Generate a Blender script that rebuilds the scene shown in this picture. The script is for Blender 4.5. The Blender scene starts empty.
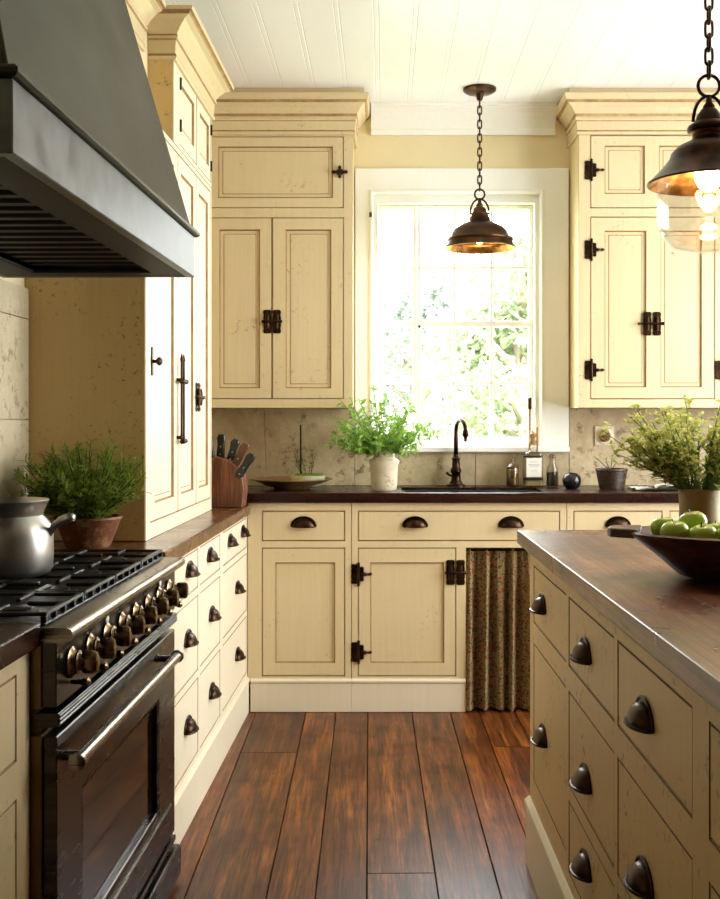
import bpy, bmesh, math, random
from mathutils import Vector, Matrix
PI = math.pi
S = bpy.context.scene
COL = S.collection
ORG = {}

# ------------------------------------------------------------------ materials
def srgb(r, g, b):
    f = lambda c: (c/255/12.92) if c/255 <= .04045 else ((c/255+.055)/1.055)**2.4
    return (f(r), f(g), f(b), 1)

def new_mat(name):
    m = bpy.data.materials.new(name); m.use_nodes = True
    nt = m.node_tree
    return m, nt, nt.nodes['Principled BSDF']

def N(nt, t, **kw):
    n = nt.nodes.new(t)
    for k, v in kw.items():
        if k in n.inputs: n.inputs[k].default_value = v
        else: setattr(n, k, v)
    return n

def coords(nt, scale=(1, 1, 1)):
    tc = N(nt, 'ShaderNodeTexCoord'); mp = N(nt, 'ShaderNodeMapping')
    mp.inputs['Scale'].default_value = scale
    nt.links.new(tc.outputs['Object'], mp.inputs['Vector'])
    return mp.outputs['Vector']

def noise(nt, vec, scale, detail=4, rough=.6, dist=0):
    n = N(nt, 'ShaderNodeTexNoise', Scale=scale, Detail=detail, Roughness=rough, Distortion=dist)
    nt.links.new(vec, n.inputs['Vector']); return n.outputs['Fac']

def ramp(nt, fac, stops):
    r = N(nt, 'ShaderNodeValToRGB'); e = r.color_ramp.elements
    e[0].position, e[0].color = stops[0]; e[1].position, e[1].color = stops[-1]
    for p, c in stops[1:-1]:
        q = e.new(p); q.color = c
    nt.links.new(fac, r.inputs['Fac']); return r.outputs['Color']

def mixc(nt, fac, a, b, mode='MIX'):
    m = N(nt, 'ShaderNodeMix', data_type='RGBA', blend_type=mode)
    for s, v in (('Factor', fac), ('A', a), ('B', b)):
        sock = [i for i in m.inputs if i.name == s and (i.type == 'RGBA' if s != 'Factor' else i.type == 'VALUE')][0]
        if isinstance(v, bpy.types.NodeSocket): nt.links.new(v, sock)
        else: sock.default_value = v
    return [o for o in m.outputs if o.type == 'RGBA'][0]

def bump(nt, bs, h, strength=.3, dist=.002):
    b = N(nt, 'ShaderNodeBump', Strength=strength, Distance=dist)
    nt.links.new(h, b.inputs['Height']); nt.links.new(b.outputs['Normal'], bs.inputs['Normal'])

G1 = lambda v: (v, v, v, 1)

def plain(name, col, rough=.5, metal=0, var=.12, sc=14, **kw):
    m, nt, bs = new_mat(name)
    v = coords(nt); n = noise(nt, v, sc)
    dk = tuple(c*(1-var) for c in col[:3])+(1,); lt = tuple(min(1, c*(1+var)) for c in col[:3])+(1,)
    nt.links.new(ramp(nt, n, [(.3, dk), (.7, lt)]), bs.inputs['Base Color'])
    bs.inputs['Roughness'].default_value = rough; bs.inputs['Metallic'].default_value = metal
    for k, val in kw.items():
        if k in bs.inputs: bs.inputs[k].default_value = val
    return m

def paint(name, c, c2, wearc, rough=.42, wear=.70):
    """brushed, distressed cabinet paint"""
    m, nt, bs = new_mat(name)
    vs = coords(nt, (40, 40, 2.2)); s = noise(nt, vs, 1.6, 5, .65)
    v = coords(nt); big = noise(nt, v, 3.2, 3); sp = noise(nt, v, 46, 6, .75); ar = noise(nt, v, 5.5, 3)
    base = mixc(nt, s, c2, c)
    base = mixc(nt, ramp(nt, big, [(.35, G1(0)), (.8, G1(.35))]), base, c2)
    mk = N(nt, 'ShaderNodeMath', operation='MULTIPLY')
    nt.links.new(ramp(nt, sp, [(.57, G1(0)), (.65, G1(.9))]), mk.inputs[0])
    nt.links.new(ramp(nt, ar, [(wear-.16, G1(0)), (wear, G1(1))]), mk.inputs[1])
    base = mixc(nt, mk.outputs[0], base, wearc)
    nt.links.new(base, bs.inputs['Base Color'])
    bs.inputs['Roughness'].default_value = rough
    bump(nt, bs, s, .12, .001)
    return m

def wood(name, dark, mid, light, axis=1, rough=.35, sc=1.0, attr=False, coat=0.0, spec=.5, dark2=None, seam=0, bmp=.25):
    m, nt, bs = new_mat(name)
    st = [9*sc]*3; st[axis] = .55*sc
    if attr:
        tc = N(nt, 'ShaderNodeTexCoord'); at = N(nt, 'ShaderNodeAttribute', attribute_name='plank')
        ad = N(nt, 'ShaderNodeVectorMath', operation='MULTIPLY_ADD')
        nt.links.new(at.outputs['Fac'], ad.inputs[0]); ad.inputs[1].default_value = (37, 53, 11)
        nt.links.new(tc.outputs['Object'], ad.inputs[2])
        src = ad.outputs[0]
    else:
        tc = N(nt, 'ShaderNodeTexCoord'); src = tc.outputs['Object']
    mp = N(nt, 'ShaderNodeMapping'); mp.inputs['Scale'].default_value = st
    nt.links.new(src, mp.inputs['Vector'])
    g = noise(nt, mp.outputs['Vector'], 2.2, 6, .66, .35)
    mp2 = N(nt, 'ShaderNodeMapping'); q = [70*sc]*3; q[axis] = 2.5*sc; mp2.inputs['Scale'].default_value = q
    nt.links.new(src, mp2.inputs['Vector'])
    f = noise(nt, mp2.outputs['Vector'], 1.5, 5, .7)
    blot = noise(nt, src, 4.5, 4, .6)
    c = ramp(nt, g, [(.28, dark), (.5, mid), (.74, light)])
    c = mixc(nt, ramp(nt, f, [(.36, G1(.9)), (.60, G1(0))]), c, dark)
    c = mixc(nt, ramp(nt, blot, [(.46, G1(0)), (.80, G1(.75))]), c, dark2 or dark)
    vn = N(nt, 'ShaderNodeTexVoronoi', Scale=5.0*sc); nt.links.new(src, vn.inputs['Vector'])
    c = mixc(nt, ramp(nt, vn.outputs['Distance'], [(.03, G1(.9)), (.085, G1(0))]), c, dark)
    if seam:
        sx = N(nt, 'ShaderNodeSeparateXYZ'); nt.links.new(tc.outputs['Object'], sx.inputs[0])
        dv = N(nt, 'ShaderNodeMath', operation='DIVIDE'); nt.links.new(sx.outputs[0], dv.inputs[0]); dv.inputs[1].default_value = seam
        fr = N(nt, 'ShaderNodeMath', operation='FRACT'); nt.links.new(dv.outputs[0], fr.inputs[0])
        c = mixc(nt, ramp(nt, fr.outputs[0], [(.0, G1(.85)), (.012, G1(.85)), (.02, G1(0))]), c, dark)
    if attr:
        hs = N(nt, 'ShaderNodeHueSaturation')
        mr = N(nt, 'ShaderNodeMapRange'); mr.inputs['To Min'].default_value = .68; mr.inputs['To Max'].default_value = 1.3
        nt.links.new(at.outputs['Fac'], mr.inputs['Value']); nt.links.new(mr.outputs[0], hs.inputs['Value'])
        nt.links.new(c, hs.inputs['Color']); c = hs.outputs['Color']
    nt.links.new(c, bs.inputs['Base Color'])
    rr = ramp(nt, blot, [(.3, G1(max(.05, rough-.05))), (.75, G1(rough+.08))])
    nt.links.new(rr, bs.inputs['Roughness'])
    bs.inputs['Coat Weight'].default_value = coat; bs.inputs['Coat Roughness'].default_value = .18
    bs.inputs['Specular IOR Level'].default_value = spec
    bump(nt, bs, f, bmp, .0015)
    return m

def stone(name, c, c2, spot):
    m, nt, bs = new_mat(name)
    v = coords(nt); a = noise(nt, v, 5, 6, .65, .6); b = noise(nt, v, 22, 6, .75); z = noise(nt, v, 3.5, 3); fine = noise(nt, v, 60, 4, .7)
    base = ramp(nt, a, [(.3, c2), (.68, c)])
    base = mixc(nt, ramp(nt, fine, [(.3, G1(.5)), (.6, G1(0))]), base, c2)
    mk = N(nt, 'ShaderNodeMath', operation='MULTIPLY')
    nt.links.new(ramp(nt, b, [(.53, G1(0)), (.62, G1(.85))]), mk.inputs[0])
    nt.links.new(ramp(nt, z, [(.42, G1(0)), (.56, G1(1))]), mk.inputs[1])
    nt.links.new(mixc(nt, mk.outputs[0], base, spot), bs.inputs['Base Color'])
    bs.inputs['Roughness'].default_value = .55
    bump(nt, bs, b, .25, .002)
    return m

def metal(name, c, c2, rough=.38, sc=20, metallic=1.0, stretch=None):
    m, nt, bs = new_mat(name)
    v = coords(nt, stretch or (1, 1, 1)); n = noise(nt, v, sc, 2, .5)
    nt.links.new(ramp(nt, n, [(.32, c), (.7, c2)]), bs.inputs['Base Color'])
    nt.links.new(ramp(nt, n, [(.3, G1(max(.08, rough-.05))), (.7, G1(rough+.05))]), bs.inputs['Roughness'])
    bs.inputs['Metallic'].default_value = metallic
    return m

def thin_glass(name, tint=(1, 1, 1, 1), rough=.02):
    m, nt, bs = new_mat(name); nt.nodes.remove(bs)
    out = [n for n in nt.nodes if n.type == 'OUTPUT_MATERIAL'][0]
    t = N(nt, 'ShaderNodeBsdfTransparent'); t.inputs['Color'].default_value = tint
    g = N(nt, 'ShaderNodeBsdfGlossy', Roughness=rough)
    lw = N(nt, 'ShaderNodeLayerWeight', Blend=.5); mx = N(nt, 'ShaderNodeMixShader')
    fr = ramp(nt, lw.outputs['Facing'], [(.0, G1(.04)), (.6, G1(.08)), (.85, G1(.25)), (1, G1(.7))])
    nt.links.new(fr, mx.inputs[0]); nt.links.new(t.outputs[0], mx.inputs[1]); nt.links.new(g.outputs[0], mx.inputs[2])
    nt.links.new(mx.outputs[0], out.inputs['Surface'])
    return m

def emit(name, c, s):
    m, nt, bs = new_mat(name)
    bs.inputs['Base Color'].default_value = c; bs.inputs['Emission Color'].default_value = c
    bs.inputs['Emission Strength'].default_value = s
    return m

def leafmat(name, c, c2, rough=.5, trans=.25):
    m, nt, bs = new_mat(name)
    v = coords(nt); n = noise(nt, v, 26, 3)
    nt.links.new(ramp(nt, n, [(.3, c), (.7, c2)]), bs.inputs['Base Color'])
    bs.inputs['Roughness'].default_value = rough
    out = [q for q in nt.nodes if q.type == 'OUTPUT_MATERIAL'][0]
    tr = N(nt, 'ShaderNodeBsdfTranslucent'); nt.links.new(ramp(nt, n, [(.3, c), (.7, c2)]), tr.inputs['Color'])
    mx = N(nt, 'ShaderNodeMixShader'); mx.inputs[0].default_value = trans
    nt.links.new(bs.outputs[0], mx.inputs[1]); nt.links.new(tr.outputs[0], mx.inputs[2])
    nt.links.new(mx.outputs[0], out.inputs['Surface'])
    return m

GLZ = srgb(96, 62, 30)
M = {}
M['cream'] = paint('cream_paint', srgb(222, 204, 164), srgb(207, 186, 142), srgb(150, 112, 66), wear=.68)
M['cream_lit'] = paint('lit_cream_paint', srgb(234, 223, 197), srgb(224, 210, 180), srgb(170, 134, 88), wear=.74)  # the same cream, lightened in colour for daylight on the left-run fronts
M['cream_pale'] = paint('pale_cream_paint', srgb(230, 219, 194), srgb(220, 206, 176), srgb(160, 125, 80), wear=.8)
M['cream_worn'] = paint('worn_cream_paint', srgb(218, 190, 134), srgb(200, 170, 112), srgb(96, 60, 32), wear=.58)  # worn island paint; on the hutch side its darker tone paints in shade
M['glaze'] = plain('brown_glaze', srgb(150, 114, 66), .6)
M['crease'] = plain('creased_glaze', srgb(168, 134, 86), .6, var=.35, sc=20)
M['glaze_dark'] = plain('dark_glaze', srgb(84, 54, 28), .6, var=.4, sc=16)
M['white'] = paint('white_gloss_paint', srgb(246, 244, 236), srgb(240, 237, 226), srgb(225, 215, 195), rough=.25, wear=.9)
M['ceil'] = paint('ceiling_paint', srgb(244, 244, 244), srgb(239, 239, 238), srgb(225, 222, 215), rough=.2, wear=.95)
M['wall'] = plain('yellow_wall_paint', srgb(226, 210, 166), .7, var=.03, sc=3)
M['wallroom'] = plain('room_wall_paint', srgb(150, 138, 120), .8, var=.03, sc=3)
M['floor'] = wood('floor_planks', srgb(36, 16, 6), srgb(116, 60, 22), srgb(186, 112, 48), 1, .36, 1.4, True, 0, .4, dark2=srgb(48, 21, 8))
M['gapdark'] = plain('plank_gap', srgb(26, 14, 8), .9)
M['counter'] = wood('dark_counter_wood', srgb(22, 8, 5), srgb(46, 20, 12), srgb(78, 38, 22), 0, .26, 1.2, spec=.3, bmp=.08)
M['counter_l'] = wood('brown_counter_wood', srgb(60, 32, 15), srgb(112, 68, 35), srgb(154, 104, 60), 1, .26, 1.3, coat=.3, bmp=.08)
M['island_top'] = wood('island_top_wood', srgb(44, 19, 11), srgb(124, 70, 44), srgb(184, 124, 88), 1, .30, 1.1, spec=.5, bmp=.08, dark2=srgb(48, 26, 16), seam=.163)
M['stone'] = stone('stone_slab', srgb(204, 184, 148), srgb(166, 145, 110), srgb(100, 70, 40))
M['tile'] = stone('stone_tile', srgb(208, 196, 166), srgb(182, 166, 132), srgb(140, 112, 74))
M['bronze'] = metal('oil_rubbed_bronze', srgb(38, 27, 20), srgb(70, 50, 36), .34)
M['bronze_lamp'] = metal('aged_lamp_bronze', srgb(44, 30, 22), srgb(92, 62, 40), .36, 16)
M['copper_in'] = metal('worn_copper_inside', srgb(120, 76, 40), srgb(206, 150, 84), .34, 26)
M['iron'] = metal('black_iron', srgb(18, 15, 13), srgb(34, 28, 24), .45, 40, .7)
M['cast'] = plain('cast_iron', srgb(22, 21, 21), .38, .35, .25, 40)
M['steel'] = metal('brushed_steel', srgb(122, 116, 106), srgb(160, 154, 142), .28, 6, 1, (1, .6, 30))
M['steel_dark'] = metal('dark_steel', srgb(50, 46, 44), srgb(74, 68, 64), .30, 8, 1, (1, 1, 6))
M['steel_brown'] = metal('brown_black_steel', srgb(98, 76, 56), srgb(120, 94, 70), .42, 8, .75)
M['hood'] = metal('hood_blackened_steel', srgb(44, 39, 35), srgb(72, 66, 59), .46, 3.5, .8, (3, 1, 1.2))
M['hood_band'] = metal('hood_band_steel', srgb(86, 87, 92), srgb(118, 119, 125), .42, 14, .85)
M['hood_in'] = plain('hood_inside', srgb(24, 19, 16), .6, .3)
M['nickel'] = metal('antique_nickel', srgb(112, 92, 70), srgb(156, 134, 106), .26, 30)
M['alu'] = plain('hammered_aluminium', srgb(186, 183, 177), .34, 1.0, .07, 9)
M['ovenglass'] = plain('oven_glass', srgb(22, 14, 12), .06, 0, .2)
M['terra'] = stone('terracotta', srgb(140, 84, 50), srgb(104, 56, 32), srgb(176, 140, 104))
M['soil'] = plain('soil', srgb(46, 34, 24), .95)
M['crock'] = stone('cream_stoneware', srgb(226, 214, 188), srgb(210, 196, 166), srgb(176, 150, 108))
M['vase'] = stone('olive_stoneware', srgb(172, 154, 102), srgb(144, 124, 76), srgb(86, 66, 36))
M['fern'] = leafmat('fern_green', srgb(92, 116, 32), srgb(170, 188, 78))
M['fern_stem'] = plain('fern_stem', srgb(70, 84, 34), .7)
M['bright_leaf'] = leafmat('bright_leaf', srgb(92, 138, 38), srgb(164, 198, 84), trans=.3)
M['stem'] = plain('green_stem', srgb(104, 124, 56), .6)
M['dark_leaf'] = leafmat('long_leaf', srgb(66, 92, 30), srgb(116, 140, 52), trans=.4)
M['blossom'] = leafmat('yellow_green_blossom', srgb(190, 198, 96), srgb(226, 226, 160), trans=.5)
M['moss'] = leafmat('moss_green', srgb(120, 150, 50), srgb(166, 186, 84))
M['sprig'] = plain('sprig_dark', srgb(62, 66, 38), .7)
M['apple'] = plain('apple_green', srgb(176, 198, 70), .26, 0, .2, 9)
M['bowl'] = wood('bowl_wood', srgb(48, 24, 14), srgb(98, 56, 36), srgb(138, 88, 60), 0, .36, 1.6)
M['plate'] = plain('brown_glazed_plate', srgb(150, 116, 74), .3, 0, .25)
M['celadon'] = plain('celadon_dish', srgb(200, 202, 172), .3)
M['knifeblock'] = wood('knife_block_wood', srgb(70, 36, 18), srgb(132, 78, 42), srgb(176, 118, 70), 2, .5, 2.5)
M['blackplastic'] = plain('black_handle', srgb(20, 18, 18), .25)
M['brownhandle'] = wood('brown_handle', srgb(70, 40, 22), srgb(104, 64, 38), srgb(130, 86, 54), 2, .4, 3)
M['sink'] = plain('black_sink', srgb(16, 15, 15), .3)
M['wglass'] = thin_glass('window_glass')
M['glass'] = thin_glass('clear_glass', (.93, .93, .92, 1))
M['jar_glass'] = thin_glass('jar_glass', (.80, .77, .70, 1))
M['amber'] = metal('amber_contents', srgb(120, 92, 50), srgb(168, 134, 80), .3, 30, .3)
M['darkliq'] = plain('dark_liquid', srgb(52, 38, 22), .3)
M['paleliq'] = plain('pale_spirit', srgb(196, 180, 140), .2)
M['label'] = plain('paper_label', srgb(232, 228, 214), .7, var=.04)
M['labelink'] = plain('faded_ink', srgb(168, 160, 146), .7)
M['cork'] = plain('cork', srgb(150, 112, 66), .7)
M['stickwood'] = wood('stick_wood', srgb(140, 104, 60), srgb(180, 142, 92), srgb(206, 172, 122), 2, .5, 4)
M['basket'] = plain('dark_wicker', srgb(58, 36, 20), .45, 0, .5, 60)
M['ceramic_black'] = plain('black_ceramic', srgb(24, 22, 21), .22)
M['linen'] = plain('white_linen', srgb(226, 222, 210), .85)
M['socket'] = plain('socket_plate', srgb(214, 202, 172), .4)
M['filament'] = emit('lit_bulb', (1, .66, .30, 1), 14)
M['bulb_dim'] = emit('lit_bulb_small', (1, .62, .28, 1), 6)
M['bark'] = plain('tree_bark', srgb(150, 140, 126), .9)
M['tree1'] = leafmat('tree_leaf_pale_haze', srgb(118, 130, 98), srgb(140, 150, 118), trans=.3)  # leaf green paled so that outdoor haze is in the colour
M['tree2'] = leafmat('tree_leaf_grey_haze', srgb(110, 118, 110), srgb(132, 138, 124), trans=.3)  # greyed leaves, haze mixed into their colour
M['lawn'] = plain('lawn_green', srgb(140, 160, 96), .9)

def calico():
    m, nt, bs = new_mat('flower_print_cotton')
    v = coords(nt, (1, .35, 1))
    w = N(nt, 'ShaderNodeTexVoronoi', Scale=62); nt.links.new(v, w.inputs['Vector'])
    w2 = N(nt, 'ShaderNodeTexVoronoi', Scale=95); nt.links.new(v, w2.inputs['Vector'])
    base = ramp(nt, noise(nt, v, 90, 3), [(.3, srgb(108, 86, 50)), (.7, srgb(140, 116, 74))])
    c = mixc(nt, ramp(nt, w2.outputs['Distance'], [(.28, G1(1)), (.4, G1(0))]), base, srgb(52, 46, 28))
    pk = N(nt, 'ShaderNodeSeparateColor'); nt.links.new(w.outputs['Color'], pk.inputs[0])
    fl = N(nt, 'ShaderNodeMath', operation='MULTIPLY')
    nt.links.new(ramp(nt, w.outputs['Distance'], [(.3, G1(1)), (.42, G1(0))]), fl.inputs[0])
    nt.links.new(ramp(nt, pk.outputs[0], [(.45, G1(0)), (.5, G1(1))]), fl.inputs[1])
    c = mixc(nt, fl.outputs[0], c, srgb(120, 44, 26))
    nt.links.new(c, bs.inputs['Base Color']); bs.inputs['Roughness'].default_value = .9
    return m
M['calico'] = calico()

# ------------------------------------------------------------------ mesh builder
class MB:
    def __init__(s, X=None):
        s.bm = bmesh.new(); s.X = X or Matrix.Identity(4); s.mi = 0
    def v(s, p): return s.bm.verts.new(s.X @ Vector(p))
    def f(s, vs, mi=None):
        try:
            q = s.bm.faces.new(vs); q.material_index = s.mi if mi is None else mi; return q
        except ValueError: return None
    def box(s, a0, a1, b0, b1, c0, c1, mi=None):
        vs = [s.v((a, b, c)) for c in (c0, c1) for b in (b0, b1) for a in (a0, a1)]
        for q in ((0, 2, 3, 1), (4, 5, 7, 6), (0, 1, 5, 4), (2, 6, 7, 3), (0, 4, 6, 2), (1, 3, 7, 5)):
            s.f([vs[i] for i in q], mi)
    def rings(s, rs, closed=True, cap0=True, cap1=True, mis=None):
        R = [[s.v(p) for p in r] for r in rs]
        for k in range(len(R)-1):
            n = len(R[k])
            for i in range(n if closed else n-1):
                j = (i+1) % n
                s.f([R[k][i], R[k][j], R[k+1][j], R[k+1][i]], mis[k] if mis else None)
        if cap0: s.f(list(reversed(R[0])))
        if cap1: s.f(R[-1])
        return R
    def lathe(s, prof, c=(0, 0, 0), n=28, axis=2, cap0=True, cap1=True, mis=None, sx=1, sy=1):
        rs = []
        for r, z in prof:
            ring = []
            for i in range(n):
                a = 2*PI*i/n; x, y = r*math.cos(a)*sx, r*math.sin(a)*sy
                p = [(x, y, z), (z, x, y), (y, z, x)][{2: 0, 0: 1, 1: 2}[axis]]
                ring.append((c[0]+p[0], c[1]+p[1], c[2]+p[2]))
            rs.append(ring)
        s.rings(rs, True, cap0, cap1, mis)
    def tube(s, pts, r, n=8, closed=False, cap=True):
        pts = [Vector(p) for p in pts]; m = len(pts)
        rad = r if isinstance(r, (list, tuple)) else [r]*m
        T = []
        for i in range(m):
            if closed: d = pts[(i+1) % m]-pts[i-1]
            else: d = pts[min(i+1, m-1)]-pts[max(i-1, 0)]
            T.append(d.normalized() if d.length > 1e-9 else Vector((0, 0, 1)))
        u = T[0].orthogonal().normalized(); R = []
        for i in range(m):
            u = (u-T[i]*u.dot(T[i]))
            u = u.normalized() if u.length > 1e-6 else T[i].orthogonal().normalized()
            w = T[i].cross(u)
            R.append([s.v(pts[i]+(u*math.cos(2*PI*k/n)+w*math.sin(2*PI*k/n))*rad[i]) for k in range(n)])
        for i in range(m if closed else m-1):
            A, B = R[i], R[(i+1) % m]
            for k in range(n): s.f([A[k], A[(k+1) % n], B[(k+1) % n], B[k]])
        if cap and not closed: s.f(list(reversed(R[0]))); s.f(R[-1])
    def ball(s, c, r, n=12, m=8, mi=None):
        rr = r if isinstance(r, (list, tuple)) else (r, r, r)
        rs = []
        for k in range(1, m):
            t = PI*k/m
            rs.append([(c[0]+rr[0]*math.sin(t)*math.cos(2*PI*i/n), c[1]+rr[1]*math.sin(t)*math.sin(2*PI*i/n), c[2]-rr[2]*math.cos(t)) for i in range(n)])
        old = s.mi
        if mi is not None: s.mi = mi
        R = s.rings(rs, True, False, False)
        b = s.v((c[0], c[1], c[2]-rr[2])); t = s.v((c[0], c[1], c[2]+rr[2]))
        for i in range(n):
            s.f([b, R[0][(i+1) % n], R[0][i]]); s.f([t, R[-1][i], R[-1][(i+1) % n]])
        s.mi = old
    def plate(s, rect, holes, d0, d1, mi=None):
        """a board in the (a, z) plane from d0 to d1 with rectangular holes"""
        A = sorted({rect[0], rect[1]} | {h[i] for h in holes for i in (0, 1)})
        Z = sorted({rect[2], rect[3]} | {h[i] for h in holes for i in (2, 3)})
        na, nz = len(A)-1, len(Z)-1
        def solid(i, j):
            if i < 0 or j < 0 or i >= na or j >= nz: return False
            ca, cz = (A[i]+A[i+1])/2, (Z[j]+Z[j+1])/2
            return not any(h[0] < ca < h[1] and h[2] < cz < h[3] for h in holes)
        V = {}
        def g(i, j, k):
            if (i, j, k) not in V: V[i, j, k] = s.v((A[i], (d0, d1)[k], Z[j]))
            return V[i, j, k]
        for i in range(na):
            for j in range(nz):
                if not solid(i, j): continue
                s.f([g(i, j, 1), g(i+1, j, 1), g(i+1, j+1, 1), g(i, j+1, 1)], mi)
                s.f([g(i, j, 0), g(i, j+1, 0), g(i+1, j+1, 0), g(i+1, j, 0)], mi)
                if not solid(i-1, j): s.f([g(i, j, 0), g(i, j, 1), g(i, j+1, 1), g(i, j+1, 0)], mi)
                if not solid(i+1, j): s.f([g(i+1, j, 0), g(i+1, j+1, 0), g(i+1, j+1, 1), g(i+1, j, 1)], mi)
                if not solid(i, j-1): s.f([g(i, j, 0), g(i+1, j, 0), g(i+1, j, 1), g(i, j, 1)], mi)
                if not solid(i, j+1): s.f([g(i, j+1, 0), g(i, j+1, 1), g(i+1, j+1, 1), g(i+1, j+1, 0)], mi)
    def sweep(s, path, prof, crease=()):
        """profile (out, z) along a 2-D path, outward on the right-hand side, mitred"""
        P = [Vector(p) for p in path]; D = [(P[i+1]-P[i]).normalized() for i in range(len(P)-1)]
        R = lambda d: Vector((d.y, -d.x)); rs = []
        for i, p in enumerate(P):
            if i == 0: o = R(D[0])
            elif i == len(P)-1: o = R(D[-1])
            else:
                a, b = R(D[i-1]), R(D[i]); o = (a+b)/(1+a.dot(b))
            rs.append([(p.x+o.x*q, p.y+o.y*q, z) for q, z in prof])
        n0 = len(s.bm.faces); s.rings(rs, True, True, True); s.bm.faces.ensure_lookup_table(); n = len(prof)
        for k in range(len(P)-1):
            for i in crease: s.bm.faces[n0+k*n+i].material_index = 1
    def leaf(s, p, d, L, W, up=None, fold=.25, mi=None):
        d = d.normalized(); up = up or Vector((0, 0, 1))
        sd = d.cross(up)
        sd = sd.normalized() if sd.length > 1e-4 else d.orthogonal().normalized()
        nn = sd.cross(d)
        a = s.v(p); t = s.v(p+d*L-nn*L*.12); m = s.v(p+d*L*.5+nn*0)
        l = s.v(p+d*L*.45+sd*W*.5+nn*W*fold); r = s.v(p+d*L*.45-sd*W*.5+nn*W*fold)
        s.f([a, m, l], mi); s.f([m, t, l], mi); s.f([a, r, m], mi); s.f([m, r, t], mi)
    def build(s, name, mats, parent=None, smooth=False, bevel=0, bevel_mat=-1, recalc=True, base=None, seg=1, weld=False):
        bm = s.bm
        if weld: bmesh.ops.remove_doubles(bm, verts=bm.verts, dist=1e-5)
        if recalc: bmesh.ops.recalc_face_normals(bm, faces=bm.faces)
        if parent is not None: org = ORG[parent.name]
        else:
            if base is None:
                xs = [v.co for v in bm.verts]
                lo = [min(v[i] for v in xs) for i in range(3)]; hi = [max(v[i] for v in xs) for i in range(3)]
                base = ((lo[0]+hi[0])/2, (lo[1]+hi[1])/2, lo[2])
            org = Vector(base)
        for v in bm.verts: v.co -= org
        me = bpy.data.meshes.new(name); bm.to_mesh(me); bm.free()
        for m in (mats if isinstance(mats, (list, tuple)) else [mats]): me.materials.append(m)
        if smooth:
            for p in me.polygons: p.use_smooth = True
        o = bpy.data.objects.new(name, me); COL.objects.link(o)
        if parent is not None: o.parent = parent
        else: o.location = org
        ORG[o.name] = org
        if bevel:
            b = o.modifiers.new('edge', 'BEVEL'); b.width = bevel; b.segments = seg; b.limit_method = 'ANGLE'; b.angle_limit = .6
            b.material = bevel_mat
        if smooth == 'auto':
            me.set_sharp_from_angle(angle=.7)
        return o

def tag(o, label=None, cat=None, group=None, kind=None):
    if label: o['label'] = label
    if cat: o['category'] = cat
    if group: o['group'] = group
    if kind: o['kind'] = kind
    return o

def thing(name, base, label, cat, group=None, kind=None):
    o = bpy.data.objects.new(name, None); COL.objects.link(o); o.location = base
    o.empty_display_size = .1
    ORG[o.name] = Vector(base)
    return tag(o, label, cat, group, kind)

def struct(o): o['kind'] = 'structure'; return o

def inst(name, me, parent, pos, rz=0):
    """a piece of hardware sharing one mesh, a child of parent"""
    o = bpy.data.objects.new(name, me); COL.objects.link(o); o.parent = parent
    o.location = Vector(pos)-ORG[parent.name]; o.rotation_euler = (0, 0, rz)
    ORG[o.name] = Vector(pos)
    return o

def proto(mb, mats, smooth=True):
    bm = mb.bm; bmesh.ops.recalc_face_normals(bm, faces=bm.faces)
    me = bpy.data.meshes.new('hardware'); bm.to_mesh(me); bm.free()
    for m in mats: me.materials.append(m)
    if smooth:
        for p in me.polygons: p.use_smooth = True
        me.set_sharp_from_angle(angle=.8)
    return me

# ------------------------------------------------------------------ frames of reference
H = 1.221                      # eye height
YB, YW, YU = 4.5, 5.0, 4.76    # base cabinet faces, back wall, wall cabinet faces
ZC = 2.665                      # ceiling
PL = Vector((-.558, 4.5, 0)); AL = -.01667     # the left run is set a degree off square
PI_ = Vector((.368, 2.99, 0)); AI = .0139      # so is the island
LEFT, ISL = [], []
ML = Matrix(((0, 1, 0, PL.x), (-1, 0, 0, PL.y), (0, 0, 1, 0), (0, 0, 0, 1)))      # (t, u, z)
MBK = Matrix(((1, 0, 0, 0), (0, -1, 0, YB), (0, 0, 1, 0), (0, 0, 0, 1)))          # (x, d, z)
MUP = Matrix(((1, 0, 0, 0), (0, -1, 0, YU), (0, 0, 1, 0), (0, 0, 0, 1)))
MIS = Matrix(((0, -1, 0, .40), (-1, 0, 0, 2.96), (0, 0, 1, 0), (0, 0, 0, 1)))     # (t, d, z)
L = lambda t, u, z: ML @ Vector((t, u, z))

# ------------------------------------------------------------------ hardware meshes (a = x, outward = -y)
def pull_mesh():
    mb = MB(); A, Hh, D = .047, .034, .027
    def shell(A, Hh, D, z0):
        rs = []
        for i in range(9):
            th = PI/2*i/8
            ring = []
            for k in range(17):
                ph = PI*k/16
                ring.append((A*math.cos(ph)*math.cos(th*.98), -D*math.sin(ph)*math.cos(th*.98)-.002, z0+Hh*math.sin(th)))
            rs.append(ring)
        return rs
    o = shell(A, Hh, D, -.014); i = shell(A-.003, Hh-.003, D-.003, -.014)
    mb.rings(o, False, False, False); mb.rings(i, False, False, False)
    mb.rings([o[0], i[0]], False, False, False)
    lip = [(p[0]*1.03, p[1]*1.08, p[2]) for p in o[0]]
    mb.tube(lip, .0032, 6)
    # back plate with a raised rim
    n = 24; ring = [(math.cos(PI*k/n)*(A+.006), math.sin(PI*k/n)*(Hh+.007)-.014) for k in range(n+1)]
    mb.rings([[(x, 0, z) for x, z in ring], [(x, -.0035, z) for x, z in ring]])
    mb.tube([(x*.99, -.0035, z) for x, z in ring], .0026, 6)
    return proto(mb, [M['bronze']])
PULL = pull_mesh()

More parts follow.
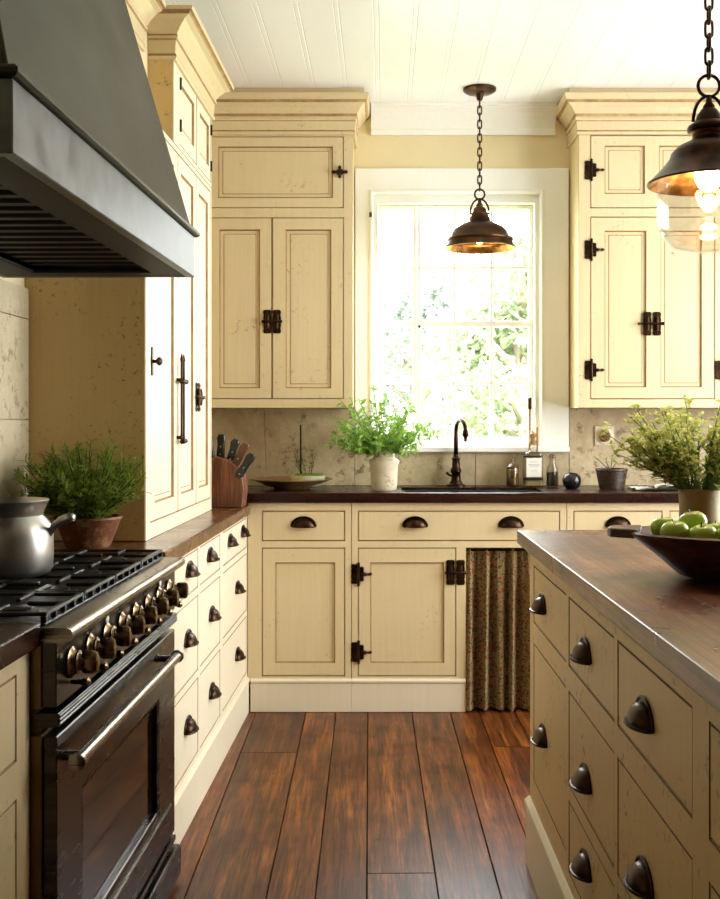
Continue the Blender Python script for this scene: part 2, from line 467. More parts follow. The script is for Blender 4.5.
def scallop(mb, x0, x1, h, y0=0, y1=-.004):
    w = x1-x0; zs = [-.5, -.44, -.36, -.28, -.2, -.1, 0, .1, .2, .28, .36, .44, .5]; k = [.7, 1, 1, .88, 1, 1, .92, 1, 1, .88, 1, 1, .7]
    xm = (x0+x1)/2
    l = [(xm-w/2*q, z*h) for z, q in zip(zs, k)]; r = [(xm+w/2*q, z*h) for z, q in zip(zs, k)]
    ring = l+r[::-1]
    mb.rings([[(x, y0, z) for x, z in ring], [(x, y1, z) for x, z in ring]])

def hinge_mesh():
    mb = MB()
    scallop(mb, -.030, -.004, .082); scallop(mb, .002, .022, .060)
    mb.lathe([(.0055, -.040), (.0065, -.02), (.0055, 0), (.0065, .02), (.0055, .040)], (0, -.006, 0), 10)
    mb.ball((0, -.006, .044), .0065, 8, 6); mb.ball((0, -.006, -.044), .0065, 8, 6)
    mb.lathe([(.004, .01), (.006, .024), (.009, .029), (.005, .033), (.0035, .041), (.0075, .046), (.006, .052), (.002, .057)], (0, -.006, 0), 10, 0)
    for x in (-.024, .017):
        for z in (-.026, .026): mb.ball((x, -.005, z), .0032, 6, 4)
    return proto(mb, [M['bronze']])
HINGE = hinge_mesh()

def latch_mesh(bar=True):
    mb = MB()
    scallop(mb, -.039, -.003, .104); scallop(mb, .003, .039, .104)
    for s in (-1, 1):
        for z in (-.043, .043): mb.ball((s*.021, -.005, z), .0035, 6, 4)
        mb.lathe([(.007, -.03), (.009, -.01), (.009, .01), (.007, .03)], (s*.021, -.007, 0), 10)
    if bar:
        mb.lathe([(.002, -.066), (.007, -.060), (.004, -.052), (.0055, -.04), (.0065, 0), (.0055, .036), (.008, .042), (.008, .05), (.003, .053)], (0, -.012, 0), 10, 0)
    else:
        mb.lathe([(.003, -.046), (.007, -.042), (.0065, 0), (.007, .042), (.003, .046)], (0, -.012, 0), 10, 0)
    return proto(mb, [M['bronze']])
LATCH, LATCH2 = latch_mesh(True), latch_mesh(False)

def cross_mesh():
    mb = MB()
    mb.lathe([(.003, -.036), (.009, -.03), (.006, -.018), (.009, 0), (.006, .018), (.009, .03), (.003, .036)], (0, -.008, 0), 10, 0)
    mb.lathe([(.003, -.028), (.008, -.022), (.006, -.01), (.010, 0), (.006, .01), (.008, .022), (.003, .028)], (0, -.008, 0), 10)
    mb.lathe([(.016, 0), (.016, -.004)], (0, 0, 0), 14, 1)
    return proto(mb, [M['bronze']])
CROSS = cross_mesh()

def rods_mesh():
    """pair of slim upright bolt rods joined by a cross clasp"""
    mb = MB()
    for x in (-.017, .017):
        mb.lathe([(.002, -.152), (.007, -.146), (.0042, -.136), (.0042, .12), (.0062, .127), (.0035, .137), (.002, .146)], (x, -.016, 0), 8)
        mb.lathe([(.006, 0), (.006, -.016)], (x, 0, -.13), 8, 1); mb.lathe([(.006, 0), (.006, -.016)], (x, 0, .06), 8, 1)
    mb.lathe([(.003, -.042), (.009, -.036), (.0055, -.028), (.0055, .028), (.009, .036), (.003, .042)], (0, -.02, .055), 10, 0)
    mb.lathe([(.003, -.030), (.008, -.026), (.0055, -.02), (.0055, .02), (.008, .026), (.003, .030)], (0, -.02, -.142), 10, 0)
    return proto(mb, [M['bronze']])
RODS = rods_mesh()

def knob_mesh():
    mb = MB(); scallop(mb, -.010, .010, .085)
    mb.lathe([(.006, 0), (.005, -.012), (.013, -.02), (.013, -.026), (.006, -.032)], (0, 0, 0), 12, 1)
    return proto(mb, [M['bronze']])
KNOB = knob_mesh()

# ------------------------------------------------------------------ cabinet building
def drawer_front(X, a0, a1, z0, z1, d, th=.019, g=.0022):
    mb = MB(X); mb.box(a0+g, a1-g, d-th, d, z0+g, z1-g); return mb

def door_front(X, a0, a1, z0, z1, d, panels, th=.02, g=.0022, bead=False):
    mb = MB(X); mb.plate((a0+g, a1-g, z0+g, z1-g), panels, d-th, d)
    for p in panels:
        rs = []
        for i, dd in ((0, d), (.0022, d-.008), (.018, d-.0085), (.0205, d-.0068)) if bead else ((0, d), (.0022, d-.008), (.02, d-.0082)):
            rs.append([(p[0]+i, dd, p[2]+i), (p[1]-i, dd, p[2]+i), (p[1]-i, dd, p[3]-i), (p[0]+i, dd, p[3]-i)])
        mb.rings(rs, True, False, True, [1, 0, 0][:len(rs)-1])
    return mb

def cabinet(name, label, cat, X, rz, rect, depth, ops, mat, base, d=0.0, gl='glaze', frame_rect=None, group=None):
    """face-framed cabinet: frame, carcass, and in its openings drawers and doors with their hardware"""
    r = thing(name, base, label, cat, group)
    a0, a1, z0, z1 = rect
    holes = [o['r'] for o in ops]
    mb = MB(X); mb.plate(frame_rect or rect, holes, d-.022, d)
    mb.build('face_frame', [M[mat], M['crease'], M[gl]], r, bevel=.0014, bevel_mat=2)
    mb = MB(X); mb.box(a0+.001, a1-.001, d-depth, d-.026, z0, z1)
    mb.build('carcass', [M[mat]], r, bevel=.001)
    for o in ops:
        q = o['r']
        if o['k'] == 'open': continue
        if o['k'] == 'drawer':
            f = drawer_front(X, *q, d-.001).build('drawer', [M[mat], M['crease'], M[gl]], r, bevel=.0018, bevel_mat=2)
        else:
            f = door_front(X, *q, d-.001, o['p'], bead=o.get('bead', z0 > 1.2)).build('door', [M[mat], M['crease'], M[gl]], r, bevel=.0014, bevel_mat=2)
        for nm, me, pts in (('cup_pull', PULL, o.get('pull', ())), ('hinge', HINGE, o.get('hinge', ())), ('latch', LATCH, o.get('latch', ())),
                            ('latch', LATCH2, o.get('latch2', ())), ('turn_latch', CROSS, o.get('cross', ())), ('bolt_rods', RODS, o.get('rods', ())), ('knob', KNOB, o.get('knob', ()))):
            for a, z in pts: inst(nm, me, f, X @ Vector((a, d-.001, z)), rz)
    return r

def inset(q, l, rgt=None, b=None, t=None):
    rgt = l if rgt is None else rgt; b = l if b is None else b; t = b if t is None else t
    return (q[0]+l, q[1]-rgt, q[2]+b, q[3]-t)

def skirting(X, a0, a1, h, d0, d1, parent, mat, name='plinth'):
    mb = MB(X); pr = [(d0, .001), (d1, .001), (d1, h-.022), (d1+.004, h-.018), (d1+.004, h-.010), (d1-.006, h), (d0, h)]
    mb.rings([[(a0, q, z) for q, z in pr], [(a1, q, z) for q, z in pr]])
    return mb.build(name, [mat], parent, bevel=.001)

# ------------------------------------------------------------------ the room
XL, XR, YR = -1.0, 2.35, -2.4
# floor: planks of uneven widths, each with its own tone
def build_floor():
    rnd = random.Random(4)
    mb = MB(); mb.box(-2.2, 2.8, -2.9, 5.4, -.06, -.012, 1)
    vals = [0]*6
    edges = [-.533, -.325, -.2, -.068, .115, .275, .396]
    W = [.2, .15, .18, .13, .21, .16, .19, .14]
    x = edges[0]
    while x > -2.1: x -= W[len(edges) % 8]; edges.insert(0, x)
    x = edges[-1]
    while x < 2.7: x += W[len(edges) % 8]; edges.append(x)
    for i in range(len(edges)-1):
        y = -2.85-rnd.random()*1.5
        while y < 5.3:
            ln = 1.6+rnd.random()*1.9; y1 = min(5.35, y+ln)
            if y1 > -2.85:
                n0 = len(mb.bm.faces)
                g = .0011
                a0, a1, b0, b1 = edges[i]+g, edges[i+1]-g, max(y, -2.85)+.001, y1-.001
                rs = [[(a0, b0, -.015), (a1, b0, -.015), (a1, b1, -.015), (a0, b1, -.015)],
                      [(a0, b0, -.003), (a1, b0, -.003), (a1, b1, -.003), (a0, b1, -.003)],
                      [(a0+.0015, b0+.001, 0), (a1-.0015, b0+.001, 0), (a1-.0015, b1-.001, 0), (a0+.0015, b1-.001, 0)]]
                mb.rings(rs, True, True, True)
                vals += [rnd.random()]*(len(mb.bm.faces)-n0)
            y = y1
    o = mb.build('floor', [M['floor'], M['gapdark']], base=(0, 4.5, 0))
    at = o.data.attributes.new('plank', 'FLOAT', 'FACE'); at.data.foreach_set('value', vals[:len(o.data.polygons)])
    o.rotation_euler = (0, 0, AI)
    struct(o)
build_floor()

def build_ceiling():
    mb = MB(); w = .14; x = -2.4
    pr = []
    while x < 2.8:
        for dx, dz in ((0.0, 0.0015), (.003, 0), (w-.020, 0), (w-.018, .001), (w-.015, 0), (w-.003, 0)):
            pr.append((x+dx, ZC+dz))
        x += w
    pr += [(x, ZC+.08), (-2.4, ZC+.08)]
    mb.rings([[(a, -2.8, z) for a, z in pr], [(a, 5.3, z) for a, z in pr]])
    struct(mb.build('ceiling', [M['ceil']]))
build_ceiling()

WX0, WX1, WZ0, WZ1 = -.06, .731, 1.09, 2.272
mb = MB(Matrix(((1, 0, 0, 0), (0, -1, 0, YW), (0, 0, 1, 0), (0, 0, 0, 1))))
mb.plate((-2.2, XR+.2, 0, ZC+.06), [(WX0, WX1, WZ0, WZ1)], -.16, 0)
struct(mb.build('wall_back', [M['wall']]))
# left wall, with the chimney breast above the hood
mb = MB(ML); mb.box(-.7, 7.3, -.62, -.459, 0, ZC+.06)
LEFT.append(struct(mb.build('wall_left', [M['wall']])))
mb = MB(ML); mb.box(1.0075, 3.3, -.4585, -.19, 2.13, ZC+.05)
LEFT.append(struct(mb.build('wall_chimney', [M['wall']])))
# right wall with two tall windows, rear wall with one
RW = [(2.55, 3.42), (3.50, 4.37)]
MR = Matrix(((0, 1, 0, XR), (1, 0, 0, 0), (0, 0, 1, 0), (0, 0, 0, 1)))
mb = MB(MR); mb.plate((YR-.2, YW+.2, 0, ZC+.06), [(a, b, .75, 2.35) for a, b in RW], 0, .16)
struct(mb.build('wall_right', [M['wallroom']]))
mb = MB(); mb.box(-2.2, XR+.2, YR-.16, YR, 0, ZC+.06)
struct(mb.build('wall_rear', [M['wallroom']]))

def sash(X, root, rect, cols, rows, d0, d1, st, mw, thick_row=None):
    """one glazed sash: frame with muntins, panes as its children"""
    a0, a1, z0, z1 = rect; xs = [a0+st]+cols+[a1-st]; zs = [z0+st]+rows+[z1-st]; holes = []
    for i in range(len(xs)-1):
        for j in range(len(zs)-1):
            m0 = mw/2 if i else 0; m1 = mw/2 if i < len(xs)-2 else 0
            k = lambda q: (.014 if thick_row == q else mw/2)
            n0 = k(j-1) if j else 0; n1 = k(j) if j < len(zs)-2 else 0
            holes.append((xs[i]+m0, xs[i+1]-m1, zs[j]+n0, zs[j+1]-n1))
    mb = MB(X); mb.plate(rect, holes, d0, d1); s = mb.build('sash', [M['white']], root, bevel=.003)
    for h in holes:
        mb = MB(X); mb.box(h[0]-.002, h[1]+.002, (d0+d1)/2-.002, (d0+d1)/2+.002, h[2]-.002, h[3]+.002); mb.build('pane', [M['wglass']], s)
    return s

MWB = Matrix(((1, 0, 0, 0), (0, -1, 0, YW), (0, 0, 1, 0), (0, 0, 0, 1)))
w = thing('window_1', (.335, YW, 1.09), 'white painted casement window above the sink, trees outside', 'window'); struct(w)
mb = MB(MWB)
mb.plate((-.134, .852, 1.095, 2.378), [(WX0+.012, WX1-.012, 1.095, WZ1-.012)], .0005, .022)
mb.plate((WX0-.006, WX1+.006, 1.095, WZ1+.006), [(WX0+.008, WX1-.008, 1.095, WZ1-.008)], .022, .030)
mb.build('casing', [M['white']], w, bevel=.003)
mb = MB(MWB); mb.plate((WX0+.0005, WX1-.0005, 1.0905, WZ1-.0005), [(-.026, .697, 1.117, 2.221)], -.14, -.0005); mb.build('jamb', [M['white']], w, bevel=.003)
mb = MB(MWB); mb.box(-.134, .852, .0005, .045, 1.068, 1.0945); mb.build('sill', [M['white']], w, bevel=.004)
sash(MWB, w, (-.025, .154, 1.118, 2.220), [], [1.39, 1.666, 1.929], -.09, -.05, .02, .014, 1)
sash(MWB, w, (.156, .696, 1.118, 2.220), [.33, .504], [1.39, 1.666, 1.929], -.09, -.05, .018, .014, 1)
mb = MB(MWB); mb.lathe([(.004, 0), (.004, .012), (.006, .016)], (.165, -.05, 1.652), 8, 1); mb.build('stay', [M['bronze']], w)
mb = MB(MWB); mb.box(-.068, -.056, .030, .036, 2.15, 2.172); mb.build('catch', [M['nickel']], w)

for i, (a, b) in enumerate(RW):
    ww = thing('window_%d' % (i+2), (XR, (a+b)/2, .75), 'tall white side window', 'window'); struct(ww)
    mb = MB(MR); mb.plate((a-.1, b+.1, .66, 2.45), [(a+.01, b-.01, .76, 2.34)], -.022, -.0005); mb.build('casing', [M['white']], ww, bevel=.003)
    sash(MR, ww, (a+.002, b-.002, .752, 2.348), [(a+b)/2], [1.28, 1.81], .05, .09, .05, .03)
# white cornice on the window wall
CORN = [(0, 2.532), (.018, 2.532), (.022, 2.552), (.016, 2.562), (.022, 2.578), (.030, 2.600), (.046, 2.628), (.062, 2.644), (.066, 2.652), (.074, 2.653), (.076, 2.6645), (0, 2.6645)]
mb = MB(); mb.sweep([(-.06, YW-.0005), (.79, YW-.0005)], CORN); struct(mb.build('trim_1', [M['white']]))

# ------------------------------------------------------------------ stone backsplash, socket
mb = MB()
for x0, x1, z1 in ((-.999, -.55, 1.269), (-.549, -.136, 1.269), (-.135, .42, 1.067), (.421, .853, 1.067), (.854, 1.30, 1.269), (1.301, 2.3, 1.269)):
    mb.box(x0+.0008, x1-.0008, YW-.018, YW-.0006, .9145, z1)
tag(mb.build('stone_backsplash', [M['stone']], bevel=.0012), 'mottled grey beige stone backsplash behind the sink counter', 'backsplash')
r = thing('wall_socket', (1.016, YW-.019, 1.098), 'round brass socket on square cream plate in stone backsplash', 'socket')
mb = MB(); mb.box(.971, 1.061, YW-.026, YW-.0185, 1.098, 1.188); mb.build('face_plate', [M['socket']], r, bevel=.002)
mb = MB(); mb.lathe([(.038, 0), (.038, -.004), (.033, -.006)], (1.016, YW-.026, 1.143), 24, 1); mb.build('ring', [M['socket']], r, smooth='auto')
mb = MB(); mb.lathe([(.028, 0), (.028, -.006), (.022, -.008), (.020, -.004), (.010, -.004), (.008, -.009)], (1.016, YW-.032, 1.143), 20, 1); mb.build('outlet', [M['amber']], r, smooth='auto')

mb = MB(ML)
t0 = 1.386
for i in range(6):
    for j in range(3):
        z = [.869, 1.221, 1.51][j]; z1 = [1.219, 1.508, 1.598][j]
        mb.box(t0+i*.36, t0+i*.36+.358, -.4585, -.4455, z, z1)
LEFT.append(tag(mb.build('stone_tile_splashback', [M['tile']], bevel=.0012), 'pale stone tiles on the wall behind the range', 'backsplash'))

# ------------------------------------------------------------------ back run, base cabinets
dz, oz = (.713, .838), (.150, .684)
q1 = (-.508, -.1625)
d1 = (q1[0], q1[1], oz[0], oz[1])
r = cabinet('base_cabinet', 'cream base cabinet in the corner, one drawer over one panelled door', 'cabinet', MBK, 0, (-.5685, -.136, .10, .872), .48,
        [dict(k='drawer', r=(q1[0], q1[1], *dz), pull=[(-.335, .787)]),
         dict(k='door', r=d1, p=[(-.452, -.205, .206, .622)])], 'cream', (-.35, YB, 0), frame_rect=(-.5685, -.136, .13, .872))
skirting(MBK, -.556, -.136, .142, -.02, .004, r, M['cream_pale'])
d2 = (-.108, .30, oz[0], oz[1])
r = cabinet('sink_cabinet', 'cream sink cabinet with long drawer, one hinged door and open curtained bay', 'cabinet', MBK, 0, (-.135, .761, .10, .872), .48,
        [dict(k='drawer', r=(-.108, .733, *dz), pull=[(.129, .787), (.529, .787)]),
         dict(k='door', r=d2, p=[(-.056, .25, .206, .622)], hinge=[(-.106, .575), (-.106, .25)], latch2=[(.298, .582)]),
         dict(k='open', r=(.342, .733, .02, oz[1]))], 'cream', (.31, YB, 0), frame_rect=(-.135, .761, .13, .872))
# the curtained bay is hollow: shorten the carcass to the door side and panel the bay
car = [c for c in r.children if c.name.startswith('carcass')][0]; bpy.data.objects.remove(car)
mb = MB(MBK); mb.box(-.134, .335, -.48, -.026, .10, .60); mb.box(-.134, .760, -.48, -.46, .10, .60); mb.box(.738, .760, -.46, -.026, .10, .60); mb.build('carcass', [M['cream']], r)
skirting(MBK, -.135, .340, .142, -.02, .004, r, M['cream_pale'])
ops = []
for a0, a1 in ((.79, 1.16), (1.19, 1.70), (1.73, 2.22)):
    ops += [dict(k='drawer', r=(a0, a1, *dz), pull=[((a0+a1)/2, .787)]), dict(k='door', r=(a0, a1, *oz), p=[(a0+.055, a1-.055, .206, .622)])]
r = cabinet('base_cabinet', 'cream base cabinet right of the curtain, row of drawers seen above the island', 'cabinet', MBK, 0, (.762, 2.28, .10, .872), .48, ops, 'cream', (1.5, YB, 0), frame_rect=(.762, 2.28, .13, .872))
skirting(MBK, .763, 2.28, .142, -.02, .004, r, M['cream_pale'])

# curtain
def curtain():
    r = thing('sink_curtain', (.537, YB-.01, .004), 'gathered brown flower print curtain hanging under the sink', 'curtain')
    mb = MB(); n = 150; rows = 14; rnd = random.Random(9)
    ph = [rnd.uniform(0, 6.28) for _ in range(4)]
    def pt(i, j, off):
        s = i/n; h = j/rows
        z = .684-(.684-.010)*h
        amp = .006+.030*min(1, h*2.2+.15)
        x = .340+(.732-.340)*s + .006*math.sin(s*23+ph[3])*h
        x += -.006*h*(1-s)
        y = YB+.034+amp*(.75*math.sin(s*6.283*6.3+ph[0]+.7*math.sin(s*9+ph[1]))+.4*math.sin(s*6.283*11+ph[2])*(1-.5*h))-.022*h+off
        if h < .08: y += .003*math.sin(s*6.283*34)
        return (x, y, z)
    for off in (0, .003):
        V = [[mb.v(pt(i, j, off)) for i in range(n+1)] for j in range(rows+1)]
        for j in range(rows):
            for i in range(n): mb.f([V[j][i], V[j][i+1], V[j+1][i+1], V[j+1][i]])
    mb.build('cloth', [M['calico']], r, smooth=True, recalc=False)
    mb = MB(); mb.tube([(.344, YB+.028, .672), (.731, YB+.028, .672)], .005, 8); mb.build('rod', [M['bronze']], r, smooth=True)
curtain()

# counter with the sink let in
mb = MB()
SX0, SX1, SY0, SY1 = .078, .680, 4.545, 4.86
mb.X = Matrix(((1, 0, 0, 0), (0, 0, 1, 0), (0, 1, 0, 0), (0, 0, 0, 1)))
mb.plate((-.998, 2.33, YB-.022, YW-.0006), [(SX0, SX1, SY0, SY1)], .873, .914)
tag(mb.build('sink_countertop', [M['counter']], bevel=.004, seg=2), 'dark brown wooden countertop along the back wall under the window', 'countertop')
r = thing('sink', ((SX0+SX1)/2, (SY0+SY1)/2, .70), 'black undermount sink set into the dark countertop below the window', 'sink')
mb = MB(); e = .001
rs = [[(SX0+e+i, SY0+e+i, z), (SX1-e-i, SY0+e+i, z), (SX1-e-i, SY1-e-i, z), (SX0+e+i, SY1-e-i, z)] for i, z in ((0, .902), (0, .72), (.004, .716), (.012, .72), (.012, .902))]
rs = [rs[0], rs[1], [(SX0+e, SY0+e, .70), (SX1-e, SY0+e, .70), (SX1-e, SY1-e, .70), (SX0+e, SY1-e, .70)]][:1] + [
      [(SX0+e, SY0+e, .70), (SX1-e, SY0+e, .70), (SX1-e, SY1-e, .70), (SX0+e, SY1-e, .70)]]
inner = [[(SX0+.014, SY0+.014, z), (SX1-.014, SY0+.014, z), (SX1-.014, SY1-.014, z), (SX0+.014, SY1-.014, z)] for z in (.902, .715)]
mb.rings([rs[1], rs[0], inner[0], inner[1]], True, True, True)
mb.build('basin', [M['sink']], r, bevel=.004, seg=2)
mb = MB(); mb.lathe([(.026, .7155), (.028, .718), (.020, .7185), (.016, .7165)], (.379, 4.70, 0), 20); mb.build('drain', [M['nickel']], r, smooth='auto')

# faucet
r = thing('faucet', (.328, 4.925, .9145), 'dark bronze gooseneck faucet standing behind the sink', 'faucet')
mb = MB(); mb.lathe([(.044, .9145), (.044, .921), (.030, .927), (.028, .934), (.022, .942), (.021, .975), (.026, .982), (.024, .992), (.018, 1.0), (.017, 1.035), (.021, 1.042), (.013, 1.05), (.011, 1.06)], (.328, 4.925, 0), 24); mb.build('body', [M['bronze']], r, smooth='auto')
pts = [(.328, 4.925, 1.05), (.328, 4.925, 1.13)]
for k in range(13):
    a = PI*k/12*1.02; pts.append((.328+.018-.018*math.cos(a), 4.925-.05+.05*math.cos(a), 1.165+.052*math.sin(a)))
mb = MB(); mb.tube(pts, [.0105]*2+[.010]*13, 12); mb.build('spout', [M['bronze']], r, smooth=True)
e = pts[-1]
mb = MB(); mb.lathe([(.010, .012), (.014, .004), (.015, -.012), (.010, -.022), (.006, -.03), (.008, -.036), (.003, -.043)], e, 14); mb.build('nozzle', [M['bronze']], r, smooth='auto')
mb = MB(); mb.tube([(.328, 4.925, .96), (.306, 4.92, .962), (.290, 4.915, .972)], [.006, .005, .006], 8); mb.ball((.289, 4.915, .974), .008, 8, 6); mb.build('handle', [M['bronze']], r, smooth=True)

# ------------------------------------------------------------------ wall cabinets either side of the window
UCR = [(0, 2.474), (.010, 2.474), (.013, 2.484), (.008, 2.492), (.010, 2.530), (.014, 2.534), (.018, 2.542), (.014, 2.550), (.020, 2.562), (.034, 2.585), (.052, 2.602), (.060, 2.606), (.062, 2.612), (.068, 2.614), (.072, 2.640), (.052, 2.640), (.050, 2.6645), (0, 2.6645)]
ub = 1.270
dt = (-.7845, -.1776, 2.151, 2.466)
dl, dr = (-.7845, -.4935, 1.309, 2.109), (-.4925, -.1776, 1.309, 2.109)
r = cabinet('wall_cabinet', 'cream wall cabinet left of the window, one wide top door over a pair of doors', 'cabinet', MUP, 0, (-.998, -.137, ub, 2.55), .238,
        [dict(k='door', r=dt, p=[(-.730, -.2265, 2.197, 2.421)], cross=[(-.195, 2.309)]),
         dict(k='door', r=dl, p=[(-.725, -.548, 1.358, 2.055)]),
         dict(k='door', r=dr, p=[(-.432, -.234, 1.358, 2.055)], latch2=[(-.493, 1.650)])], 'cream', (-.55, YU+.24, ub))
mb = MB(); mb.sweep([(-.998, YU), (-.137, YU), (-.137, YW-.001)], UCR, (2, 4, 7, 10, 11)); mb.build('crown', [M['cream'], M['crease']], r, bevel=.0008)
q = (.910, 1.4588)
r = cabinet('wall_cabinet', 'cream wall cabinet right of the window with iron hinges on two-panel doors', 'cabinet', MUP, 0, (.858, 2.28, ub, 2.55), .238,
        [dict(k='door', r=(q[0], q[1], 2.151, 2.472), p=[(.974, 1.149, 2.215, 2.425), (1.214, 1.398, 2.215, 2.425)], hinge=[(.914, 2.318)]),
         dict(k='door', r=(q[0], q[1], 1.309, 2.112), p=[(.974, 1.155, 1.362, 2.050), (1.221, 1.400, 1.362, 2.050)], hinge=[(.914, 1.967), (.914, 1.437)], latch=[(1.181, 1.641)]),
         dict(k='door', r=(1.497, 2.24, 2.151, 2.472), p=[(1.56, 1.84, 2.215, 2.425), (1.90, 2.18, 2.215, 2.425)]),
         dict(k='door', r=(1.497, 2.24, 1.309, 2.112), p=[(1.56, 1.84, 1.362, 2.050), (1.90, 2.18, 1.362, 2.050)], hinge=[(1.487, 1.437)])], 'cream', (1.57, YU+.24, ub))
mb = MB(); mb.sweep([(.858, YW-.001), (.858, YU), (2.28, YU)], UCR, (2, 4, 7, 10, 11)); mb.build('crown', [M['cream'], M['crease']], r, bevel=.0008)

# ------------------------------------------------------------------ left run
FU = -.012
RT0, RT1 = 1.632, 2.615
A = (.025, .612); B = (.672, 1.052); Cc = (1.085, 1.575)
zt, zm, zb = (.690, .812), (.430, .665), (.170, .405)
def dw(q, z, pl): return dict(k='drawer', r=(q[0], q[1], z[0], z[1]), pull=[(a, (z[0]+z[1])/2+.012) for a in pl])
ops = [dw(A, zt, (.125, .45)), dw(A, zm, (.27,)), dw(A, zb, (.27,)), dw(B, zt, (.875,)), dw(B, zm, (.84,)), dw(B, zb, (.84,)),
       dw(Cc, zt, (1.225,)), dw(Cc, zm, (1.25,)), dw(Cc, zb, (1.25,))]
r = cabinet('drawer_cabinet', 'cream bank of drawers with bronze cup pulls between range and corner', 'cabinet', ML, PI/2, (.001, 1.629, .10, .824), .42, ops, 'cream_lit', L(.8, FU, 0), d=FU, frame_rect=(.001, 1.629, .12, .824))
LEFT.append(r)
skirting(ML, .008, 1.629, .150, FU-.02, FU+.008, r, M['cream_pale'])
mb = MB(ML); mb.box(.024, 1.627, -.4580, .004, .8255, .867)
LEFT.append(tag(mb.build('side_countertop', [M['counter_l']], bevel=.004, seg=2), 'brown wooden countertop beyond the range under the tall hutch', 'countertop'))
n0 = 2.618
ops = [dict(k='drawer', r=(n0+.065, n0+.75, .645, .79), pull=[(n0+.40, .73)]), dict(k='door', r=(n0+.065, n0+.75, .17, .580), p=[(n0+.15, n0+.665, .23, .52)])]
r = cabinet('base_cabinet', 'cream base cabinet at the near left side of the range', 'cabinet', ML, PI/2, (n0, n0+.8, .10, .824), .42, ops, 'cream', L(n0+.4, FU, 0), d=FU-.004)
LEFT.append(r)
skirting(ML, n0, n0+.8, .150, FU-.02, FU+.004, r, M['cream_pale'])
mb = MB(ML); mb.box(n0, n0+.8, -.4450, .004, .8255, .867)
LEFT.append(tag(mb.build('side_countertop', [M['counter']], bevel=.004, seg=2), 'short dark brown countertop at the near side of the range', 'countertop'))

# hutch standing on the counter
HU = -.108
d1, d2, d3 = (.926, 1.325), (.612, .924), (.325, .608)
zl, zu = (.915, 2.100), (2.137, 2.400)
pan = lambda q, z, s=.05: [(q[0]+s, q[1]-s, z[0]+.055, z[1]-.055)]
ops = [dict(k='door', r=(*d1, *zl), p=pan(d1, zl, .065), rods=[(.925, 1.29)], knob=[(1.30, 1.392)]),
       dict(k='door', r=(*d2, *zl), p=pan(d2, zl)),
       dict(k='door', r=(*d3, *zl), p=pan(d3, zl), latch=[(.585, 1.30)])]
r = thing('hutch', L(.84, -.27, .8675), 'tall cream hutch cupboard standing on the left countertop', 'cabinet')
LEFT.append(r)
def hutch_part(rect, holes):
    mb = MB(ML); mb.plate(rect, holes, HU-.022, HU); return mb
hutch_part((.30, 1.378, .8675, 2.118), [o['r'] for o in ops]).build('face_frame', [M['cream_lit'], M['glaze']], r, bevel=.0016, bevel_mat=1)
mb = MB(ML); mb.box(.301, 1.377, -.4580, HU-.0222, .8685, 2.117); mb.build('carcass', [M['cream_worn'], M['glaze']], r, bevel=.0016, bevel_mat=1)  # carcass in the darker side tone, shade put into its colour
u1, u2 = (.602, .900), (.315, .575)
ops2 = [dict(k='door', r=(*u1, *zu), p=pan(u1, zu, .045)), dict(k='door', r=(*u2, *zu), p=pan(u2, zu, .04))]
hutch_part((.30, 1.0, 2.119, 2.48), [o['r'] for o in ops2]).build('face_frame', [M['cream_lit'], M['glaze']], r, bevel=.0016, bevel_mat=1)
mb = MB(ML); mb.box(.301, .999, -.4580, HU-.0222, 2.120, 2.530); mb.build('carcass', [M['cream_lit'], M['glaze']], r, bevel=.0016, bevel_mat=1)
mb = MB(ML); mb.box(1.3785, 1.384, -.4580, HU-.001, .8685, 2.117); mb.build('end_panel', [M['cream_worn'], M['glaze']], r, bevel=.0016, bevel_mat=1)  # same paint as the doors, darkened to paint shade on the side
mb = MB(ML); mb.box(1.0003, 1.006, -.4580, HU-.001, 2.120, 2.48); mb.build('end_panel', [M['cream_worn'], M['glaze']], r, bevel=.0016, bevel_mat=1)  # upper side, likewise shaded by its colour
for o in ops+ops2:
    f = door_front(ML, *o['r'], HU-.001, o['p'], bead=True).build('door', [M['cream_lit'], M['crease'], M['glaze']], r, bevel=.0014, bevel_mat=2)
    for nm, me, pts in (('bolt_rods', RODS, o.get('rods', ())), ('knob', KNOB, o.get('knob', ())), ('latch', LATCH, o.get('latch', ()))):
        for a, z in pts: inst(nm, me, f, L(a, HU-.001, z), PI/2)
    if o in ops2:
        a = .897 if o is ops2[0] else .318
        for z in (2.20, 2.34):
            mb = MB(ML); mb.lathe([(.0045, z-.02), (.0045, z+.02)], (a, HU+.002, 0), 8); mb.build('butt_hinge', [M['iron']], f)
HCR = [(0, 2.384), (.008, 2.384), (.013, 2.394), (.008, 2.404), (.010, 2.446), (.016, 2.450), (.018, 2.458), (.014, 2.464), (.026, 2.482), (.046, 2.504), (.062, 2.512), (.066, 2.520), (.074, 2.522), (.078, 2.534), (0, 2.534)]
W2 = lambda t, u: tuple(L(t, u, 0)[:2])
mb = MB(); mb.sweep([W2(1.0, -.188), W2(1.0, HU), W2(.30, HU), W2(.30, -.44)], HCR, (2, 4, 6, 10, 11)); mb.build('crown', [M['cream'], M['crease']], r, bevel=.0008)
mb = MB(); mb.sweep([W2(3.3, -.1895), W2(1.082, -.1895)], HCR, (2, 4, 6, 10, 11)); LEFT.append(struct(mb.build('trim_2', [M['cream'], M['crease']], bevel=.0008)))

